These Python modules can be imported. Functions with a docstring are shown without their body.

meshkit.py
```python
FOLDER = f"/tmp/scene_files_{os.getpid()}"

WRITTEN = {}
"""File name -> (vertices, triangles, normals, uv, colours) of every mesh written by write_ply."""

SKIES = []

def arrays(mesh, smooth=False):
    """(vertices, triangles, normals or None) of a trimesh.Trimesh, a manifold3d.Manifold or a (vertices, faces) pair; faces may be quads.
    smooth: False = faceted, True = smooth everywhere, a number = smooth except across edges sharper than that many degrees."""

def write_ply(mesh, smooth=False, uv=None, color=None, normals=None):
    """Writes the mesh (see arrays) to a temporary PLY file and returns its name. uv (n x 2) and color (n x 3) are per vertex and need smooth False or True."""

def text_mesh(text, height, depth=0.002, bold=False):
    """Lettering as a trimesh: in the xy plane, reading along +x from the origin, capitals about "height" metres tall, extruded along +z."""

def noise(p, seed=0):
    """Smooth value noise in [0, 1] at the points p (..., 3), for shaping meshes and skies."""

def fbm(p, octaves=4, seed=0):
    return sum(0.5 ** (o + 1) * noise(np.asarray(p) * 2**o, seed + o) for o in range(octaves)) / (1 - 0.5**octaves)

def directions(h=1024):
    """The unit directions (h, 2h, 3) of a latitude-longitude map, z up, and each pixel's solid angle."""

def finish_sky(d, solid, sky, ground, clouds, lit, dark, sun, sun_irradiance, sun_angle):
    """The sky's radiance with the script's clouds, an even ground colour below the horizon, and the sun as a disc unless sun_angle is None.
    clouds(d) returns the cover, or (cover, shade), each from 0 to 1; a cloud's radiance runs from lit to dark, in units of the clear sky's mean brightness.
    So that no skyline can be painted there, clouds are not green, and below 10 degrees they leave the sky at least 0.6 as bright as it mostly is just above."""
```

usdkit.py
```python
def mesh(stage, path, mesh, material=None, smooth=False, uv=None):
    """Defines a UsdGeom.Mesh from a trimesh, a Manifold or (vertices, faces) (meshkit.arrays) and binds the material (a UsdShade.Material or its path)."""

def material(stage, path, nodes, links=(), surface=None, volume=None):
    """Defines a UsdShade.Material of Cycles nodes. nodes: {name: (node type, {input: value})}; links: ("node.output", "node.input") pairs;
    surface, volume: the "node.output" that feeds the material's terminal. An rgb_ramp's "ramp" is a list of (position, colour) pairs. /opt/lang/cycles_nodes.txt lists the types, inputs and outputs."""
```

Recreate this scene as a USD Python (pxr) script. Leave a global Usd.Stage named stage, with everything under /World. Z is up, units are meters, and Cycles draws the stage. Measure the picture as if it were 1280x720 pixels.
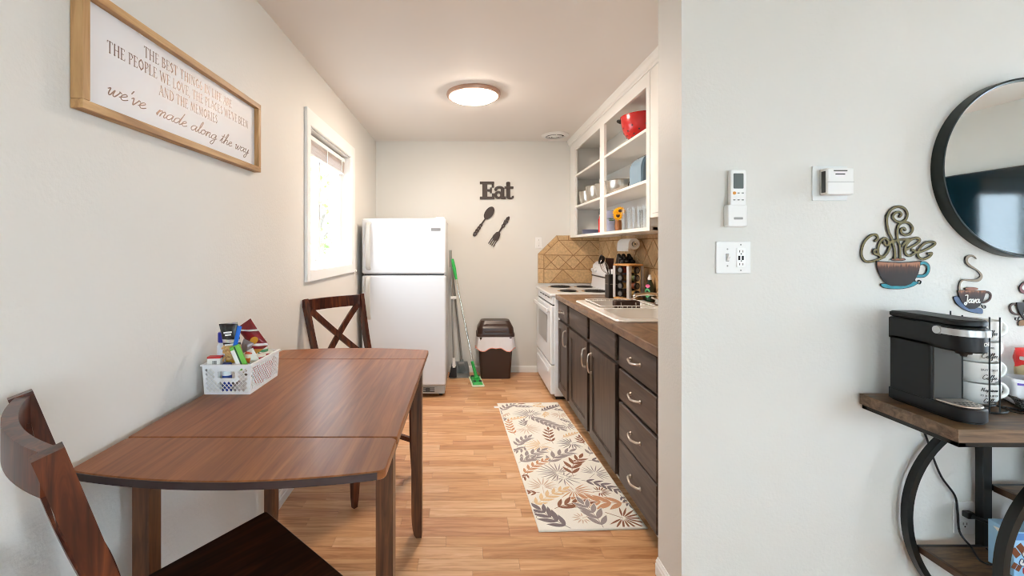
import math, random
import numpy as np, trimesh, manifold3d, usdkit, meshkit
from shapely.geometry import Polygon, LineString, Point, MultiPolygon, box as sbox
from shapely import affinity
from shapely.ops import unary_union
from pxr import Usd, UsdGeom, UsdLux, UsdShade, Gf, Sdf

random.seed(7)
RNG = np.random.default_rng(7)
PI = math.pi
stage = Usd.Stage.CreateInMemory()
UsdGeom.SetStageUpAxis(stage, UsdGeom.Tokens.z)
UsdGeom.SetStageMetersPerUnit(stage, 1.0)
WORLD = UsdGeom.Xform.Define(stage, '/World').GetPrim()
stage.SetDefaultPrim(WORLD)
UsdGeom.Scope.Define(stage, '/World/Looks')

# ------------------------------------------------------------------ camera, sky, exposure
EYE = 1.32
cam = UsdGeom.Camera.Define(stage, '/World/camera')
cam.AddTranslateOp().Set(Gf.Vec3d(0, 0, EYE))
cam.AddRotateXOp().Set(90.0)
cam.CreateHorizontalApertureAttr(36.0)
cam.CreateVerticalApertureAttr(20.25)
cam.CreateFocalLengthAttr(550 / 1280 * 36.0)
cam.CreateHorizontalApertureOffsetAttr(58 / 1280 * 36.0)      # shift lens: the axis lies left of and above the middle
cam.CreateVerticalApertureOffsetAttr(-51 / 1280 * 36.0)
cam.CreateClippingRangeAttr(Gf.Vec2f(0.05, 200))
cam.CreateExposureAttr(0.48)

sky = UsdLux.DomeLight.Define(stage, '/World/sky')              # even overcast sky
sky.CreateColorAttr(Gf.Vec3f(0.70, 0.86, 1.0))
sky.CreateIntensityAttr(3.3)
LAMP_STRENGTH = 92.0                                             # kitchen ceiling light
LIVING_LAMP_STRENGTH = 3.0                                      # ceiling light of the living room, behind the camera

# ------------------------------------------------------------------ naming and tagging
_used = {}
def path_for(parent, name):
    base = str(parent.GetPath()) if parent is not None else '/World'
    n = _used.get((base, name), 0)
    _used[(base, name)] = n + 1
    return f'{base}/{name}' + (f'_{n:03d}' if n else '')

def tag(p, label=None, cat=None, group=None, kind=None):
    for k, v in (('label', label), ('category', cat), ('group', group), ('kind', kind)):
        if v:
            p.SetCustomDataByKey(k, v)
    return p

FRAME = {}
def place(prim, loc, rz):
    x = UsdGeom.Xformable(prim)
    x.AddTranslateOp().Set(Gf.Vec3d(*map(float, loc)))
    if rz:
        x.AddRotateZOp().Set(float(rz))

def thing(name, label=None, cat=None, loc=(0, 0, 0), rz=0, group=None, kind=None):
    p = UsdGeom.Xform.Define(stage, path_for(None, name)).GetPrim()
    place(p, loc, rz)
    FRAME[str(p.GetPath())] = (np.array(loc, float), math.radians(rz))
    return tag(p, label, cat, group, kind)

def as_tm(m):
    if isinstance(m, (list, tuple)) and not (len(m) == 2 and isinstance(m[0], np.ndarray)):
        return trimesh.util.concatenate([as_tm(x) for x in m])
    v, f, _ = meshkit.arrays(m)
    return trimesh.Trimesh(v, f, process=False)

def part(parent, name, mesh, mat, smooth=30, label=None, world=False, kind=None):
    """One mesh under its thing, in the thing's own frame (world=True: mesh given in room coordinates)."""
    m = as_tm(mesh)
    if world:
        root = '/'.join(str(parent.GetPath()).split('/')[:3])
        loc, r = FRAME[root]
        v = m.vertices - loc
        c, s = math.cos(-r), math.sin(-r)
        m = trimesh.Trimesh(np.stack([c * v[:, 0] - s * v[:, 1], s * v[:, 0] + c * v[:, 1], v[:, 2]], 1), m.faces, process=False)
    g = usdkit.mesh(stage, path_for(parent, name), m, mat, smooth=smooth)
    return tag(g.GetPrim(), label, None, None, kind)

def solo(name, mesh, mat, label=None, cat=None, loc=(0, 0, 0), rz=0, group=None, kind=None, smooth=30):
    """A thing that is one mesh."""
    g = usdkit.mesh(stage, path_for(None, name), as_tm(mesh), mat, smooth=smooth)
    place(g.GetPrim(), loc, rz)
    FRAME[str(g.GetPath())] = (np.array(loc, float), math.radians(rz))
    return tag(g.GetPrim(), label, cat, group, kind)

def clone(src, loc, rz, label, name=None, group=None):
    was = src.GetCustomData()
    p = UsdGeom.Xform.Define(stage, path_for(None, name or src.GetName().rstrip('0123456789').rstrip('_'))).GetPrim()
    p.GetReferences().AddInternalReference(src.GetPath())
    x = UsdGeom.Xformable(p)
    x.ClearXformOpOrder()
    x.AddTranslateOp().Set(Gf.Vec3d(*map(float, loc)))
    x.AddRotateZOp().Set(float(rz))
    p.SetInstanceable(True)
    return tag(p, label, was['category'], group or was.get('group'))

# ------------------------------------------------------------------ mesh helpers
def hull(pts):
    return manifold3d.Manifold.hull_points(np.asarray(pts, float))

def cbox(x0, x1, y0, y1, z0, z1, c=0.002):
    """Box with chamfered edges."""
    c = min(c, (x1 - x0) / 2.01, (y1 - y0) / 2.01, (z1 - z0) / 2.01)
    P = []
    for X, dx in ((x0, c), (x1, -c)):
        for Y, dy in ((y0, c), (y1, -c)):
            for Z, dz in ((z0, c), (z1, -c)):
                P += [(X, Y + dy, Z + dz), (X + dx, Y, Z + dz), (X + dx, Y + dy, Z)]
    return as_tm(hull(P))

def cb(cx, cy, cz, sx, sy, sz, c=0.002):
    return cbox(cx - sx / 2, cx + sx / 2, cy - sy / 2, cy + sy / 2, cz - sz / 2, cz + sz / 2, c)

def box(x0, x1, y0, y1, z0, z1):
    m = trimesh.creation.box((x1 - x0, y1 - y0, z1 - z0))
    m.apply_translation(((x0 + x1) / 2, (y0 + y1) / 2, (z0 + z1) / 2))
    return m

def rbox(x0, x1, y0, y1, z0, z1, r=0.01, n=8):
    """Box rounded on every edge."""
    r = min(r, (x1 - x0) / 2.01, (y1 - y0) / 2.01, (z1 - z0) / 2.01)
    s = trimesh.creation.icosphere(2, r).vertices
    P = [s + (X, Y, Z) for X in (x0 + r, x1 - r) for Y in (y0 + r, y1 - r) for Z in (z0 + r, z1 - r)]
    return as_tm(hull(np.vstack(P)))

def rslab(x0, x1, y0, y1, z0, z1, r, c=0.002, n=6):
    """Slab with corners rounded in plan."""
    r = max(r, c * 1.5)
    P = []
    for (X, Y, a0) in ((x1 - r, y1 - r, 0), (x0 + r, y1 - r, 90), (x0 + r, y0 + r, 180), (x1 - r, y0 + r, 270)):
        for k in range(n + 1):
            a = math.radians(a0 + 90 * k / n)
            for Z, rr in ((z0, r - c), (z0 + c, r), (z1 - c, r), (z1, r - c)):
                P.append((X + rr * math.cos(a), Y + rr * math.sin(a), Z))
    return as_tm(hull(P))

def frustum(w0, d0, w1, d1, z0, z1, r0=0.01, r1=0.01, n=5):
    P = []
    for w, d, z, r in ((w0, d0, z0, r0), (w1, d1, z1, r1)):
        for sx, sy, a0 in ((1, 1, 0), (-1, 1, 90), (-1, -1, 180), (1, -1, 270)):
            for k in range(n + 1):
                a = math.radians(a0 + 90 * k / n)
                P.append((sx * (w / 2 - r) + r * math.cos(a), sy * (d / 2 - r) + r * math.sin(a), z))
    return as_tm(hull(P))

def cyl(p0, p1, r0, r1=None, n=16):
    p0, p1 = np.array(p0, float), np.array(p1, float)
    r1 = r0 if r1 is None else r1
    d = p1 - p0
    d = d / np.linalg.norm(d)
    a = np.cross(d, (0, 0, 1) if abs(d[2]) < .9 else (1, 0, 0))
    a /= np.linalg.norm(a)
    b = np.cross(d, a)
    t = np.linspace(0, 2 * PI, n, endpoint=False)
    ring = np.outer(np.cos(t), a) + np.outer(np.sin(t), b)
    v = np.vstack([p0 + r0 * ring, p1 + r1 * ring, p0, p1])
    f = []
    for i in range(n):
        j = (i + 1) % n
        f += [(i, i + n, j), (j, i + n, j + n), (2 * n, i, j), (2 * n + 1, j + n, i + n)]
    m = trimesh.Trimesh(v, f, process=False)
    m.fix_normals()
    return m

def lathe(profile, n=32, at=(0, 0, 0)):
    """Solid of revolution about z from (r, z) points, from bottom to top along the outside."""
    m = trimesh.creation.revolve(np.array(profile, float), sections=n)
    m.apply_translation(at)
    return m

def smooth_line(pts, k=6, closed=False):
    p = np.asarray(pts, float)
    if len(p) < 3:
        return p
    q = np.vstack([p[-1], p, p[0], p[1]]) if closed else np.vstack([2 * p[0] - p[1], p, 2 * p[-1] - p[-2]])
    out = []
    for i in range(1, len(q) - 2):
        for t in np.linspace(0, 1, k, endpoint=False):
            a, b, c, d = q[i - 1], q[i], q[i + 1], q[i + 2]
            out.append(.5 * ((2 * b) + (c - a) * t + (2 * a - 5 * b + 4 * c - d) * t * t + (3 * b - a - 3 * c + d) * t ** 3))
    if not closed:
        out.append(p[-1])
    return np.array(out)

def sweep(profile, path, up=(0, 0, 1), closed=False, scale=None):
    """profile (k,2) counter-clockwise swept along path; profile x = side, y = up."""
    p = np.asarray(path, float)
    pr = np.asarray(profile, float)
    n, k = len(p), len(pr)
    V = []
    for i in range(n):
        if closed:
            t = p[(i + 1) % n] - p[i - 1]
        else:
            t = p[min(i + 1, n - 1)] - p[max(i - 1, 0)]
        t = t / np.linalg.norm(t)
        u = np.array(up, float)
        s = np.cross(t, u)
        if np.linalg.norm(s) < 1e-6:
            s = np.cross(t, (1, 0, 0))
        s /= np.linalg.norm(s)
        w = np.cross(s, t)
        sc = 1 if scale is None else scale[i]
        V.append(p[i] + sc * (pr[:, :1] * s + pr[:, 1:] * w))
    V = np.vstack(V)
    F = []
    for i in range(n if closed else n - 1):
        a, b = i * k, ((i + 1) % n) * k
        for j in range(k):
            j2 = (j + 1) % k
            F += [(a + j, a + j2, b + j), (a + j2, b + j2, b + j)]
    if not closed:
        for off, rev in ((0, False), ((n - 1) * k, True)):
            for j in range(1, k - 1):
                F.append((off, off + j, off + j + 1) if rev else (off, off + j + 1, off + j))
    m = trimesh.Trimesh(V, F, process=False)
    m.fix_normals()
    return m

def circle(r, n=8):
    t = np.linspace(0, 2 * PI, n, endpoint=False)
    return np.stack([r * np.cos(t), r * np.sin(t)], 1)

def rect(w, h):
    return np.array([(-w / 2, -h / 2), (w / 2, -h / 2), (w / 2, h / 2), (-w / 2, h / 2)])

def tube(path, r, n=8, closed=False, up=(0.13, 0.21, 1), k=1):
    p = smooth_line(path, k, closed) if k > 1 else path
    return sweep(circle(r, n), p, up, closed)

def polys(g):
    if g.is_empty:
        return []
    if g.geom_type == 'Polygon':
        return [g]
    return [x for x in getattr(g, 'geoms', []) if x.geom_type == 'Polygon' and x.area > 1e-9]

def extr(g, d):
    return trimesh.util.concatenate([trimesh.creation.extrude_polygon(p, d, engine='earcut') for p in polys(g)])

def frame_map(m, o, u, v):
    """(x, y, z) of the mesh goes to o + x u + y v + z (u x v)."""
    m = as_tm(m)
    u, v = np.array(u, float), np.array(v, float)
    p = np.asarray(m.vertices)
    return trimesh.Trimesh(np.array(o, float) + p[:, :1] * u + p[:, 1:2] * v + p[:, 2:] * np.cross(u, v), m.faces, process=False)

def facing(m, o):      # lies on a wall that faces the camera: x right, y up, z out of the wall
    return frame_map(m, o, (1, 0, 0), (0, 0, 1))

def moved(m, d=(0, 0, 0), rx=0, ry=0, rz=0, s=None):
    m = as_tm(m).copy()
    if s is not None:
        m.apply_scale(s)
    for a, ax in ((rx, (1, 0, 0)), (ry, (0, 1, 0)), (rz, (0, 0, 1))):
        if a:
            m.apply_transform(trimesh.transformations.rotation_matrix(math.radians(a), ax))
    m.apply_translation(d)
    return m

def man(m):
    m = as_tm(m)
    m.merge_vertices()
    return manifold3d.Manifold(manifold3d.Mesh(np.asarray(m.vertices, np.float32), np.asarray(m.faces, np.uint32)))

def cut(a, *bs):
    a = man(a)
    for b in bs:
        a = a - man(b)
    return as_tm(a)

# ------------------------------------------------------------------ lettering
CURSIVE = {
 'a': (1.15, [[(.9,.8),(.6,1),(.2,.8),(.05,.35),(.3,0),(.65,.25),(.9,.95),(.85,.3),(1.0,0),(1.2,.2)]]),
 'c': (.9, [[(.8,.8),(.6,1),(.2,.75),(.1,.3),(.4,0),(.7,.1),(.95,.3)]]),
 'd': (1.2, [[(.9,.8),(.6,1),(.2,.8),(.05,.35),(.3,0),(.65,.25),(.95,1.2),(1.15,2.2)], [(1.15,2.2),(.95,1.0),(.88,.25),(1.02,0),(1.25,.2)]]),
 'e': (.9, [[(0,.25),(.4,.5),(.7,.8),(.5,1.0),(.2,.7),(.15,.3),(.4,0),(.7,.1),(.95,.3)]]),
 'f': (.8, [[(0,.2),(.5,1.2),(.8,2.1),(.6,2.3),(.4,1.5),(.35,-.2),(.3,-1),(.5,-.8),(.5,0),(.85,.3)]]),
 'g': (1.15, [[(.9,.8),(.6,1),(.2,.8),(.05,.35),(.3,0),(.65,.25),(.9,.95),(.85,-.3),(.6,-1.1),(.2,-.9),(.5,-.3),(1.2,.3)]]),
 'h': (1.1, [[(0,.2),(.4,1.2),(.6,2.1),(.45,2.3),(.3,1.6),(.2,0),(.25,.5),(.6,1),(.8,.8),(.75,.2),(.95,0),(1.15,.25)]]),
 'i': (.62, [[(0,.2),(.3,1),(.28,.25),(.45,0),(.66,.25)], [(.36,1.45),(.4,1.5)]]),
 'l': (.65, [[(0,.2),(.4,1.2),(.55,2.1),(.4,2.3),(.25,1.5),(.25,.3),(.45,0),(.7,.25)]]),
 'm': (1.4, [[(0,.2),(.25,1),(.15,0),(.2,.5),(.5,1),(.65,.8),(.55,0),(.6,.5),(.95,1),(1.1,.8),(1.05,.2),(1.2,0),(1.45,.25)]]),
 'n': (1.1, [[(0,.2),(.25,1),(.15,0),(.2,.5),(.55,1),(.75,.8),(.7,.2),(.85,0),(1.15,.25)]]),
 'o': (1.0, [[(.5,1),(.15,.75),(.1,.25),(.4,0),(.75,.3),(.75,.8),(.5,1),(.7,.8),(1.05,.85)]]),
 'p': (1.0, [[(0,.2),(.3,1),(.15,-1)], [(.2,.3),(.5,1),(.85,.8),(.8,.2),(.5,0),(.25,.2)], [(.5,0),(1.05,.2)]]),
 's': (.75, [[(0,.1),(.45,1),(.55,.6),(.6,.2),(.3,0),(.1,.15)], [(.3,0),(.8,.25)]]),
 't': (.75, [[(0,.2),(.4,1.2),(.5,1.9),(.35,.4),(.5,0),(.78,.25)], [(.05,1.35),(.8,1.45)]]),
 'v': (1.0, [[(0,.8),(.2,1),(.35,.2),(.45,0),(.8,.8),(.85,1),(1.05,.85)]]),
 'w': (1.4, [[(0,.8),(.2,1),(.25,.2),(.45,0),(.7,.9),(.72,.2),(.95,0),(1.25,.8),(1.2,1),(1.45,.85)]]),
 'y': (1.1, [[(0,.8),(.2,1),(.2,.3),(.4,0),(.7,.3),(.9,1),(.8,-.3),(.5,-1.1),(.15,-.9),(.45,-.3),(1.15,.3)]]),
 "'": (.35, [[(.2,2.0),(.1,1.5)]]),
 ' ': (.75, []),
 'C': (1.5, [[(1.2,1.9),(1.35,2.2),(1.0,2.35),(.4,1.9),(.1,1.1),(.25,.3),(.7,0),(1.2,.2),(1.5,.5)]]),
 'H': (1.7, [[(.1,1.9),(.35,2.2),(.4,1.6),(.2,0)], [(1.3,2.3),(1.15,1.4),(1.1,.3),(1.3,0),(1.6,.3)], [(.05,1.05),(.7,1.2),(1.4,1.15)]]),
 'J': (1.2, [[(.3,2.1),(.9,2.2),(.9,1.2),(.8,0),(.5,-.6),(.1,-.3),(.3,.1),(.6,-.1)]]),
 'M': (2.0, [[(.1,0),(.3,1.2),(.45,2.2),(.75,.5),(1.2,2.2),(1.35,1.0),(1.5,.1),(1.8,.2)]]),
 'S': (1.2, [[(1.0,1.9),(.9,2.3),(.5,2.2),(.35,1.7),(.7,1.2),(.85,.6),(.5,0),(.1,.2),(.2,.6)]]),
}
def cursive(text, xh, w, slant=.18, bold_first=False):
    """Shapely shape of joined handwriting on a baseline; xh = x-height, w = pen width."""
    x, g = 0.0, []
    for ch in text:
        adv, lines = CURSIVE[ch]
        for l in lines:
            q = smooth_line(l, 5)
            q = np.stack([(q[:, 0] + x + slant * q[:, 1]) * xh, q[:, 1] * xh], 1)
            g.append(LineString(q).buffer(w / 2, quad_segs=3))
        x += adv
    return unary_union(g), x * xh

K, N_ = 1, 0   # thick / thin strokes
SERIF = {
 'A': (.78, [((.08,0),(.38,1),0),((.38,1),(.70,0),1),((.2,.36),(.58,.36),0)], [(.08,0),(.70,0)]),
 'B': (.66, [((.16,0),(.16,1),1),((.16,1),(.4,.98),0),((.4,.98),(.52,.76),1),((.52,.76),(.4,.53),0),((.4,.53),(.16,.53),0),((.4,.53),(.58,.27),1),((.58,.27),(.4,.02),1),((.4,.02),(.16,0),0)], [(.12,0),(.12,1)]),
 'C': (.74, [((.64,.85),(.4,.99),0),((.4,.99),(.14,.72),1),((.14,.72),(.12,.32),1),((.12,.32),(.38,.01),1),((.38,.01),(.66,.17),0)], []),
 'D': (.80, [((.16,0),(.16,1),1),((.16,1),(.45,.98),0),((.45,.98),(.7,.7),1),((.7,.7),(.7,.3),1),((.7,.3),(.45,.02),1),((.45,.02),(.16,0),0)], [(.12,0),(.12,1)]),
 'E': (.62, [((.16,0),(.16,1),1),((.16,1),(.52,1),0),((.16,.52),(.44,.52),0),((.16,0),(.55,0),0),((.52,1),(.52,.84),0),((.55,0),(.57,.18),0)], [(.12,0),(.12,1)]),
 'F': (.58, [((.16,0),(.16,1),1),((.16,1),(.52,1),0),((.16,.52),(.44,.52),0),((.52,1),(.52,.84),0)], [(.16,0),(.12,1)]),
 'G': (.80, [((.66,.85),(.4,.99),0),((.4,.99),(.14,.72),1),((.14,.72),(.12,.32),1),((.12,.32),(.38,.01),1),((.38,.01),(.66,.1),0),((.66,.1),(.66,.42),1)], [(.66,.42)]),
 'H': (.84, [((.18,0),(.18,1),1),((.66,0),(.66,1),1),((.18,.52),(.66,.52),0)], [(.18,0),(.18,1),(.66,0),(.66,1)]),
 'I': (.36, [((.18,0),(.18,1),1)], [(.18,0),(.18,1)]),
 'L': (.6, [((.16,0),(.16,1),1),((.16,0),(.54,0),0),((.54,0),(.56,.18),0)], [(.12,0),(.16,1)]),
 'M': (1.0, [((.16,0),(.2,1),0),((.2,1),(.5,.1),1),((.5,.1),(.8,1),0),((.8,1),(.84,0),1)], [(.16,0),(.84,0)]),
 'N': (.86, [((.18,0),(.18,1),0),((.18,1),(.68,0),1),((.68,0),(.68,1),0)], [(.18,0),(.68,1)]),
 'O': (.84, [((.42,.99),(.14,.7),1),((.14,.7),(.14,.3),1),((.14,.3),(.42,.01),1),((.42,.01),(.7,.3),1),((.7,.3),(.7,.7),1),((.7,.7),(.42,.99),1)], []),
 'P': (.62, [((.16,0),(.16,1),1),((.16,1),(.42,.98),0),((.42,.98),(.54,.74),1),((.54,.74),(.4,.48),0),((.4,.48),(.16,.46),0)], [(.16,0),(.12,1)]),
 'R': (.72, [((.16,0),(.16,1),1),((.16,1),(.42,.98),0),((.42,.98),(.54,.76),1),((.54,.76),(.4,.52),0),((.4,.52),(.16,.5),0),((.36,.5),(.66,0),1)], [(.16,0),(.12,1),(.66,0)]),
 'S': (.56, [((.46,.85),(.28,.99),0),((.28,.99),(.11,.78),1),((.11,.78),(.28,.55),1),((.28,.55),(.46,.25),1),((.46,.25),(.28,.01),1),((.28,.01),(.09,.16),0)], []),
 'T': (.70, [((.35,0),(.35,1),1),((.06,1),(.64,1),0),((.06,1),(.06,.84),0),((.64,1),(.64,.84),0)], [(.35,0)]),
 'V': (.76, [((.08,1),(.38,0),1),((.38,0),(.68,1),0)], [(.08,1),(.68,1)]),
 'W': (1.08, [((.08,1),(.32,0),1),((.32,0),(.54,.95),0),((.54,.95),(.76,0),1),((.76,0),(1.0,1),0)], [(.08,1),(1.0,1)]),
 ',': (.26, [((.12,.06),(.06,-.16),1)], []), "'": (.22, [((.12,1.0),(.09,.74),1)], []), ' ': (.34, [], []),
}
def serif(text, h):
    x, g = 0.0, []
    for ch in text:
        adv, st, se = SERIF[ch]
        for a, b, k in st:
            g.append(LineString([(a[0] + x, a[1]), (b[0] + x, b[1])]).buffer(.06 if k else .024, cap_style='round', quad_segs=2))
        for (sx, sy) in se:
            g.append(sbox(sx + x - .11, sy - .02 + (.015 if sy == 0 else -.015), sx + x + .11, sy + .02 + (.015 if sy == 0 else -.015)))
        x += adv + .03
    return affinity.scale(unary_union(g), h, h, origin=(0, 0)), x * h

def bend(m, R, a0):
    """Wraps a flat sign (x right, y up, z out) round a vertical cylinder of radius R; x = 0 at angle a0 (degrees)."""
    m = as_tm(m)
    p = np.asarray(m.vertices)
    a = math.radians(a0) + p[:, 0] / R
    r = R + p[:, 2]
    return trimesh.Trimesh(np.stack([r * np.cos(a), r * np.sin(a), p[:, 1]], 1), m.faces, process=False)

# ------------------------------------------------------------------ materials
def lin(r, g, b):
    return tuple(((c / 255) / 12.92 if c / 255 <= .04045 else ((c / 255 + .055) / 1.055) ** 2.4) for c in (r, g, b))

_m = {}
def plain(name, rgb, rough=.5, metal=0, grain=0, gscale=200, bump=0, bscale=60, coat=0, spec=.5, bdist=.002, **kw):
    """One colour, with slight procedural variation (grain) and relief (bump)."""
    if name in _m:
        return _m[name]
    c = lin(*rgb)
    nodes = {'p': ('principled_bsdf', dict(base_color=c, roughness=rough, metallic=metal, coat_weight=coat, specular_ior_level=spec, **kw))}
    links = []
    if grain or bump:
        nodes['tc'] = ('texture_coordinate', {})
    if grain:
        nodes['n'] = ('noise_texture', dict(scale=gscale, detail=4))
        nodes['r'] = ('rgb_ramp', dict(ramp=[(.3, tuple(x * (1 - grain) for x in c)), (.7, tuple(min(1, x * (1 + grain)) for x in c))]))
        links += [('tc.object', 'n.vector'), ('n.fac', 'r.fac'), ('r.color', 'p.base_color')]
    if bump:
        nodes['bn'] = ('noise_texture', dict(scale=bscale, detail=3))
        nodes['b'] = ('bump', dict(strength=bump, distance=bdist))
        links += [('tc.object', 'bn.vector'), ('bn.fac', 'b.height'), ('b.normal', 'p.normal')]
    _m[name] = usdkit.material(stage, '/World/Looks/' + name, nodes, links, surface='p.BSDF')
    return _m[name]

def wood(name, stops, stretch=(30, 2, 30), rough=.4, bump=.15, coat=0, distortion=1.2, detail=6, rand=True, spec=.5, tint=.25):
    """Wood with grain drawn out along the axis whose stretch is small; each object shifts the grain by its own random amount."""
    if name in _m:
        return _m[name]
    nodes = {
        'tc': ('texture_coordinate', {}), 'oi': ('object_info', {}),
        'k': ('math', dict(math_type='multiply', value2=37.0)), 'cx': ('combine_xyz', {}),
        'ad': ('vector_math', dict(math_type='add')), 'mp': ('mapping', dict(scale=stretch)),
        'n': ('noise_texture', dict(scale=1.0, detail=detail, roughness=.6, distortion=distortion)),
        'r': ('rgb_ramp', dict(ramp=[(p, lin(*c)) for p, c in stops])),
        'n2': ('noise_texture', dict(scale=.35, detail=2)),
        'mx': ('mix_color', dict(blend_type='multiply', fac=tint)),
        'r2': ('rgb_ramp', dict(ramp=[(.3, (.45, .4, .36)), (.7, (1.2, 1.15, 1.1))])),
        'b': ('bump', dict(strength=bump, distance=.001)),
        'p': ('principled_bsdf', dict(roughness=rough, coat_weight=coat, coat_roughness=.12, specular_ior_level=spec)),
    }
    links = [('oi.random', 'k.value1'), ('k.value', 'cx.x'), ('k.value', 'cx.y'), ('k.value', 'cx.z'), ('tc.object', 'ad.vector1'), ('ad.vector', 'mp.vector'),
             ('mp.vector', 'n.vector'), ('mp.vector', 'n2.vector'), ('n.fac', 'r.fac'), ('n2.fac', 'r2.fac'), ('r.color', 'mx.a'), ('r2.color', 'mx.b'), ('mx.result', 'p.base_color'),
             ('n.fac', 'b.height'), ('b.normal', 'p.normal')]
    if rand:
        links.append(('cx.vector', 'ad.vector2'))
    _m[name] = usdkit.material(stage, '/World/Looks/' + name, nodes, links, surface='p.BSDF')
    return _m[name]

def emitter(name, rgb, strength):
    if name not in _m:
        _m[name] = usdkit.material(stage, '/World/Looks/' + name, {'p': ('principled_bsdf', dict(base_color=(.8, .8, .8), roughness=.4, emission_color=rgb, emission_strength=strength))}, surface='p.BSDF')
    return _m[name]

PANE = usdkit.material(stage, '/World/Looks/window_glass', {
    't': ('transparent_bsdf', {}), 'g': ('glossy_bsdf', dict(roughness=.0, color=(1, 1, 1))), 'w': ('layer_weight', dict(blend=.5)), 'pw': ('math', dict(math_type='power', value2=5.0)), 'f': ('math', dict(math_type='multiply_add', value2=.9, value3=.04)), 'm': ('mix_closure', {})},
    [('w.facing', 'pw.value1'), ('pw.value', 'f.value1'), ('f.value', 'm.fac'), ('t.BSDF', 'm.closure1'), ('g.BSDF', 'm.closure2')], surface='m.closure')
GLASS = usdkit.material(stage, '/World/Looks/clear_glass', {'p': ('principled_bsdf', dict(base_color=(.97, .98, .98), roughness=.02, transmission_weight=1.0, ior=1.45))}, surface='p.BSDF')

WALL = plain('wall_paint', (221, 219, 213), .55, bump=.35, bscale=90, bdist=.003)
WALL_COOL = WALL
CEIL = plain('ceiling_paint', (236, 231, 226), .7, bump=.2, bscale=70, bdist=.002)
TRIM = plain('white_trim', (238, 238, 236), .35)
WHITE = plain('white_enamel', (228, 229, 231), .22, coat=.2)
WHITE_PLASTIC = plain('white_plastic', (238, 238, 236), .4)
CAB_WHITE = plain('white_cabinet_paint', (240, 238, 233), .35)
BLACK = plain('black_plastic', (18, 18, 20), .4)
BLACK_METAL = plain('black_metal', (22, 26, 26), .38, metal=.3)
CHROME = plain('chrome', (225, 222, 215), .12, metal=1)
STEEL = plain('brushed_steel', (205, 200, 192), .25, metal=1)
NICKEL = plain('satin_nickel', (215, 205, 195), .28, metal=1)
GREY_PLASTIC = plain('grey_plastic', (128, 132, 132), .45)
TABLE_TOP = wood('table_walnut', [(.28, (112, 62, 30)), (.5, (138, 82, 42)), (.72, (162, 102, 56))], (44, 2.4, 44), .36, .06, coat=.0, distortion=.6, spec=.4)
TABLE_LEG = wood('table_leg_wood', [(.3, (58, 34, 22)), (.5, (92, 56, 35)), (.7, (122, 78, 48))], (40, 40, 3), .35, .1)
TABLE_EDGE = plain('table_edge_stain', (50, 34, 34), .35)
CHAIR_WOOD = wood('chair_espresso', [(.3, (32, 12, 8)), (.5, (70, 30, 18)), (.72, (112, 56, 30))], (36, 36, 4), .3, .1)
SEAT_WOOD = wood('seat_espresso', [(.35, (22, 12, 8)), (.55, (52, 30, 19)), (.75, (88, 54, 32))], (34, 3, 34), .32, .1)
CABINET = wood('cabinet_grey_brown', [(.3, (52, 42, 37)), (.5, (74, 61, 53)), (.7, (92, 77, 67))], (34, 34, 3), .42, .1, distortion=.6)
CABINET_H = wood('cabinet_grey_brown_level', [(.3, (52, 43, 38)), (.5, (76, 63, 56)), (.7, (94, 80, 71))], (34, 3, 34), .42, .1, distortion=.6)
COUNTER = wood('countertop_laminate', [(.3, (92, 68, 50)), (.5, (122, 94, 72)), (.7, (146, 116, 92))], (14, 5, 14), .28, .0, distortion=1.5)
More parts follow.
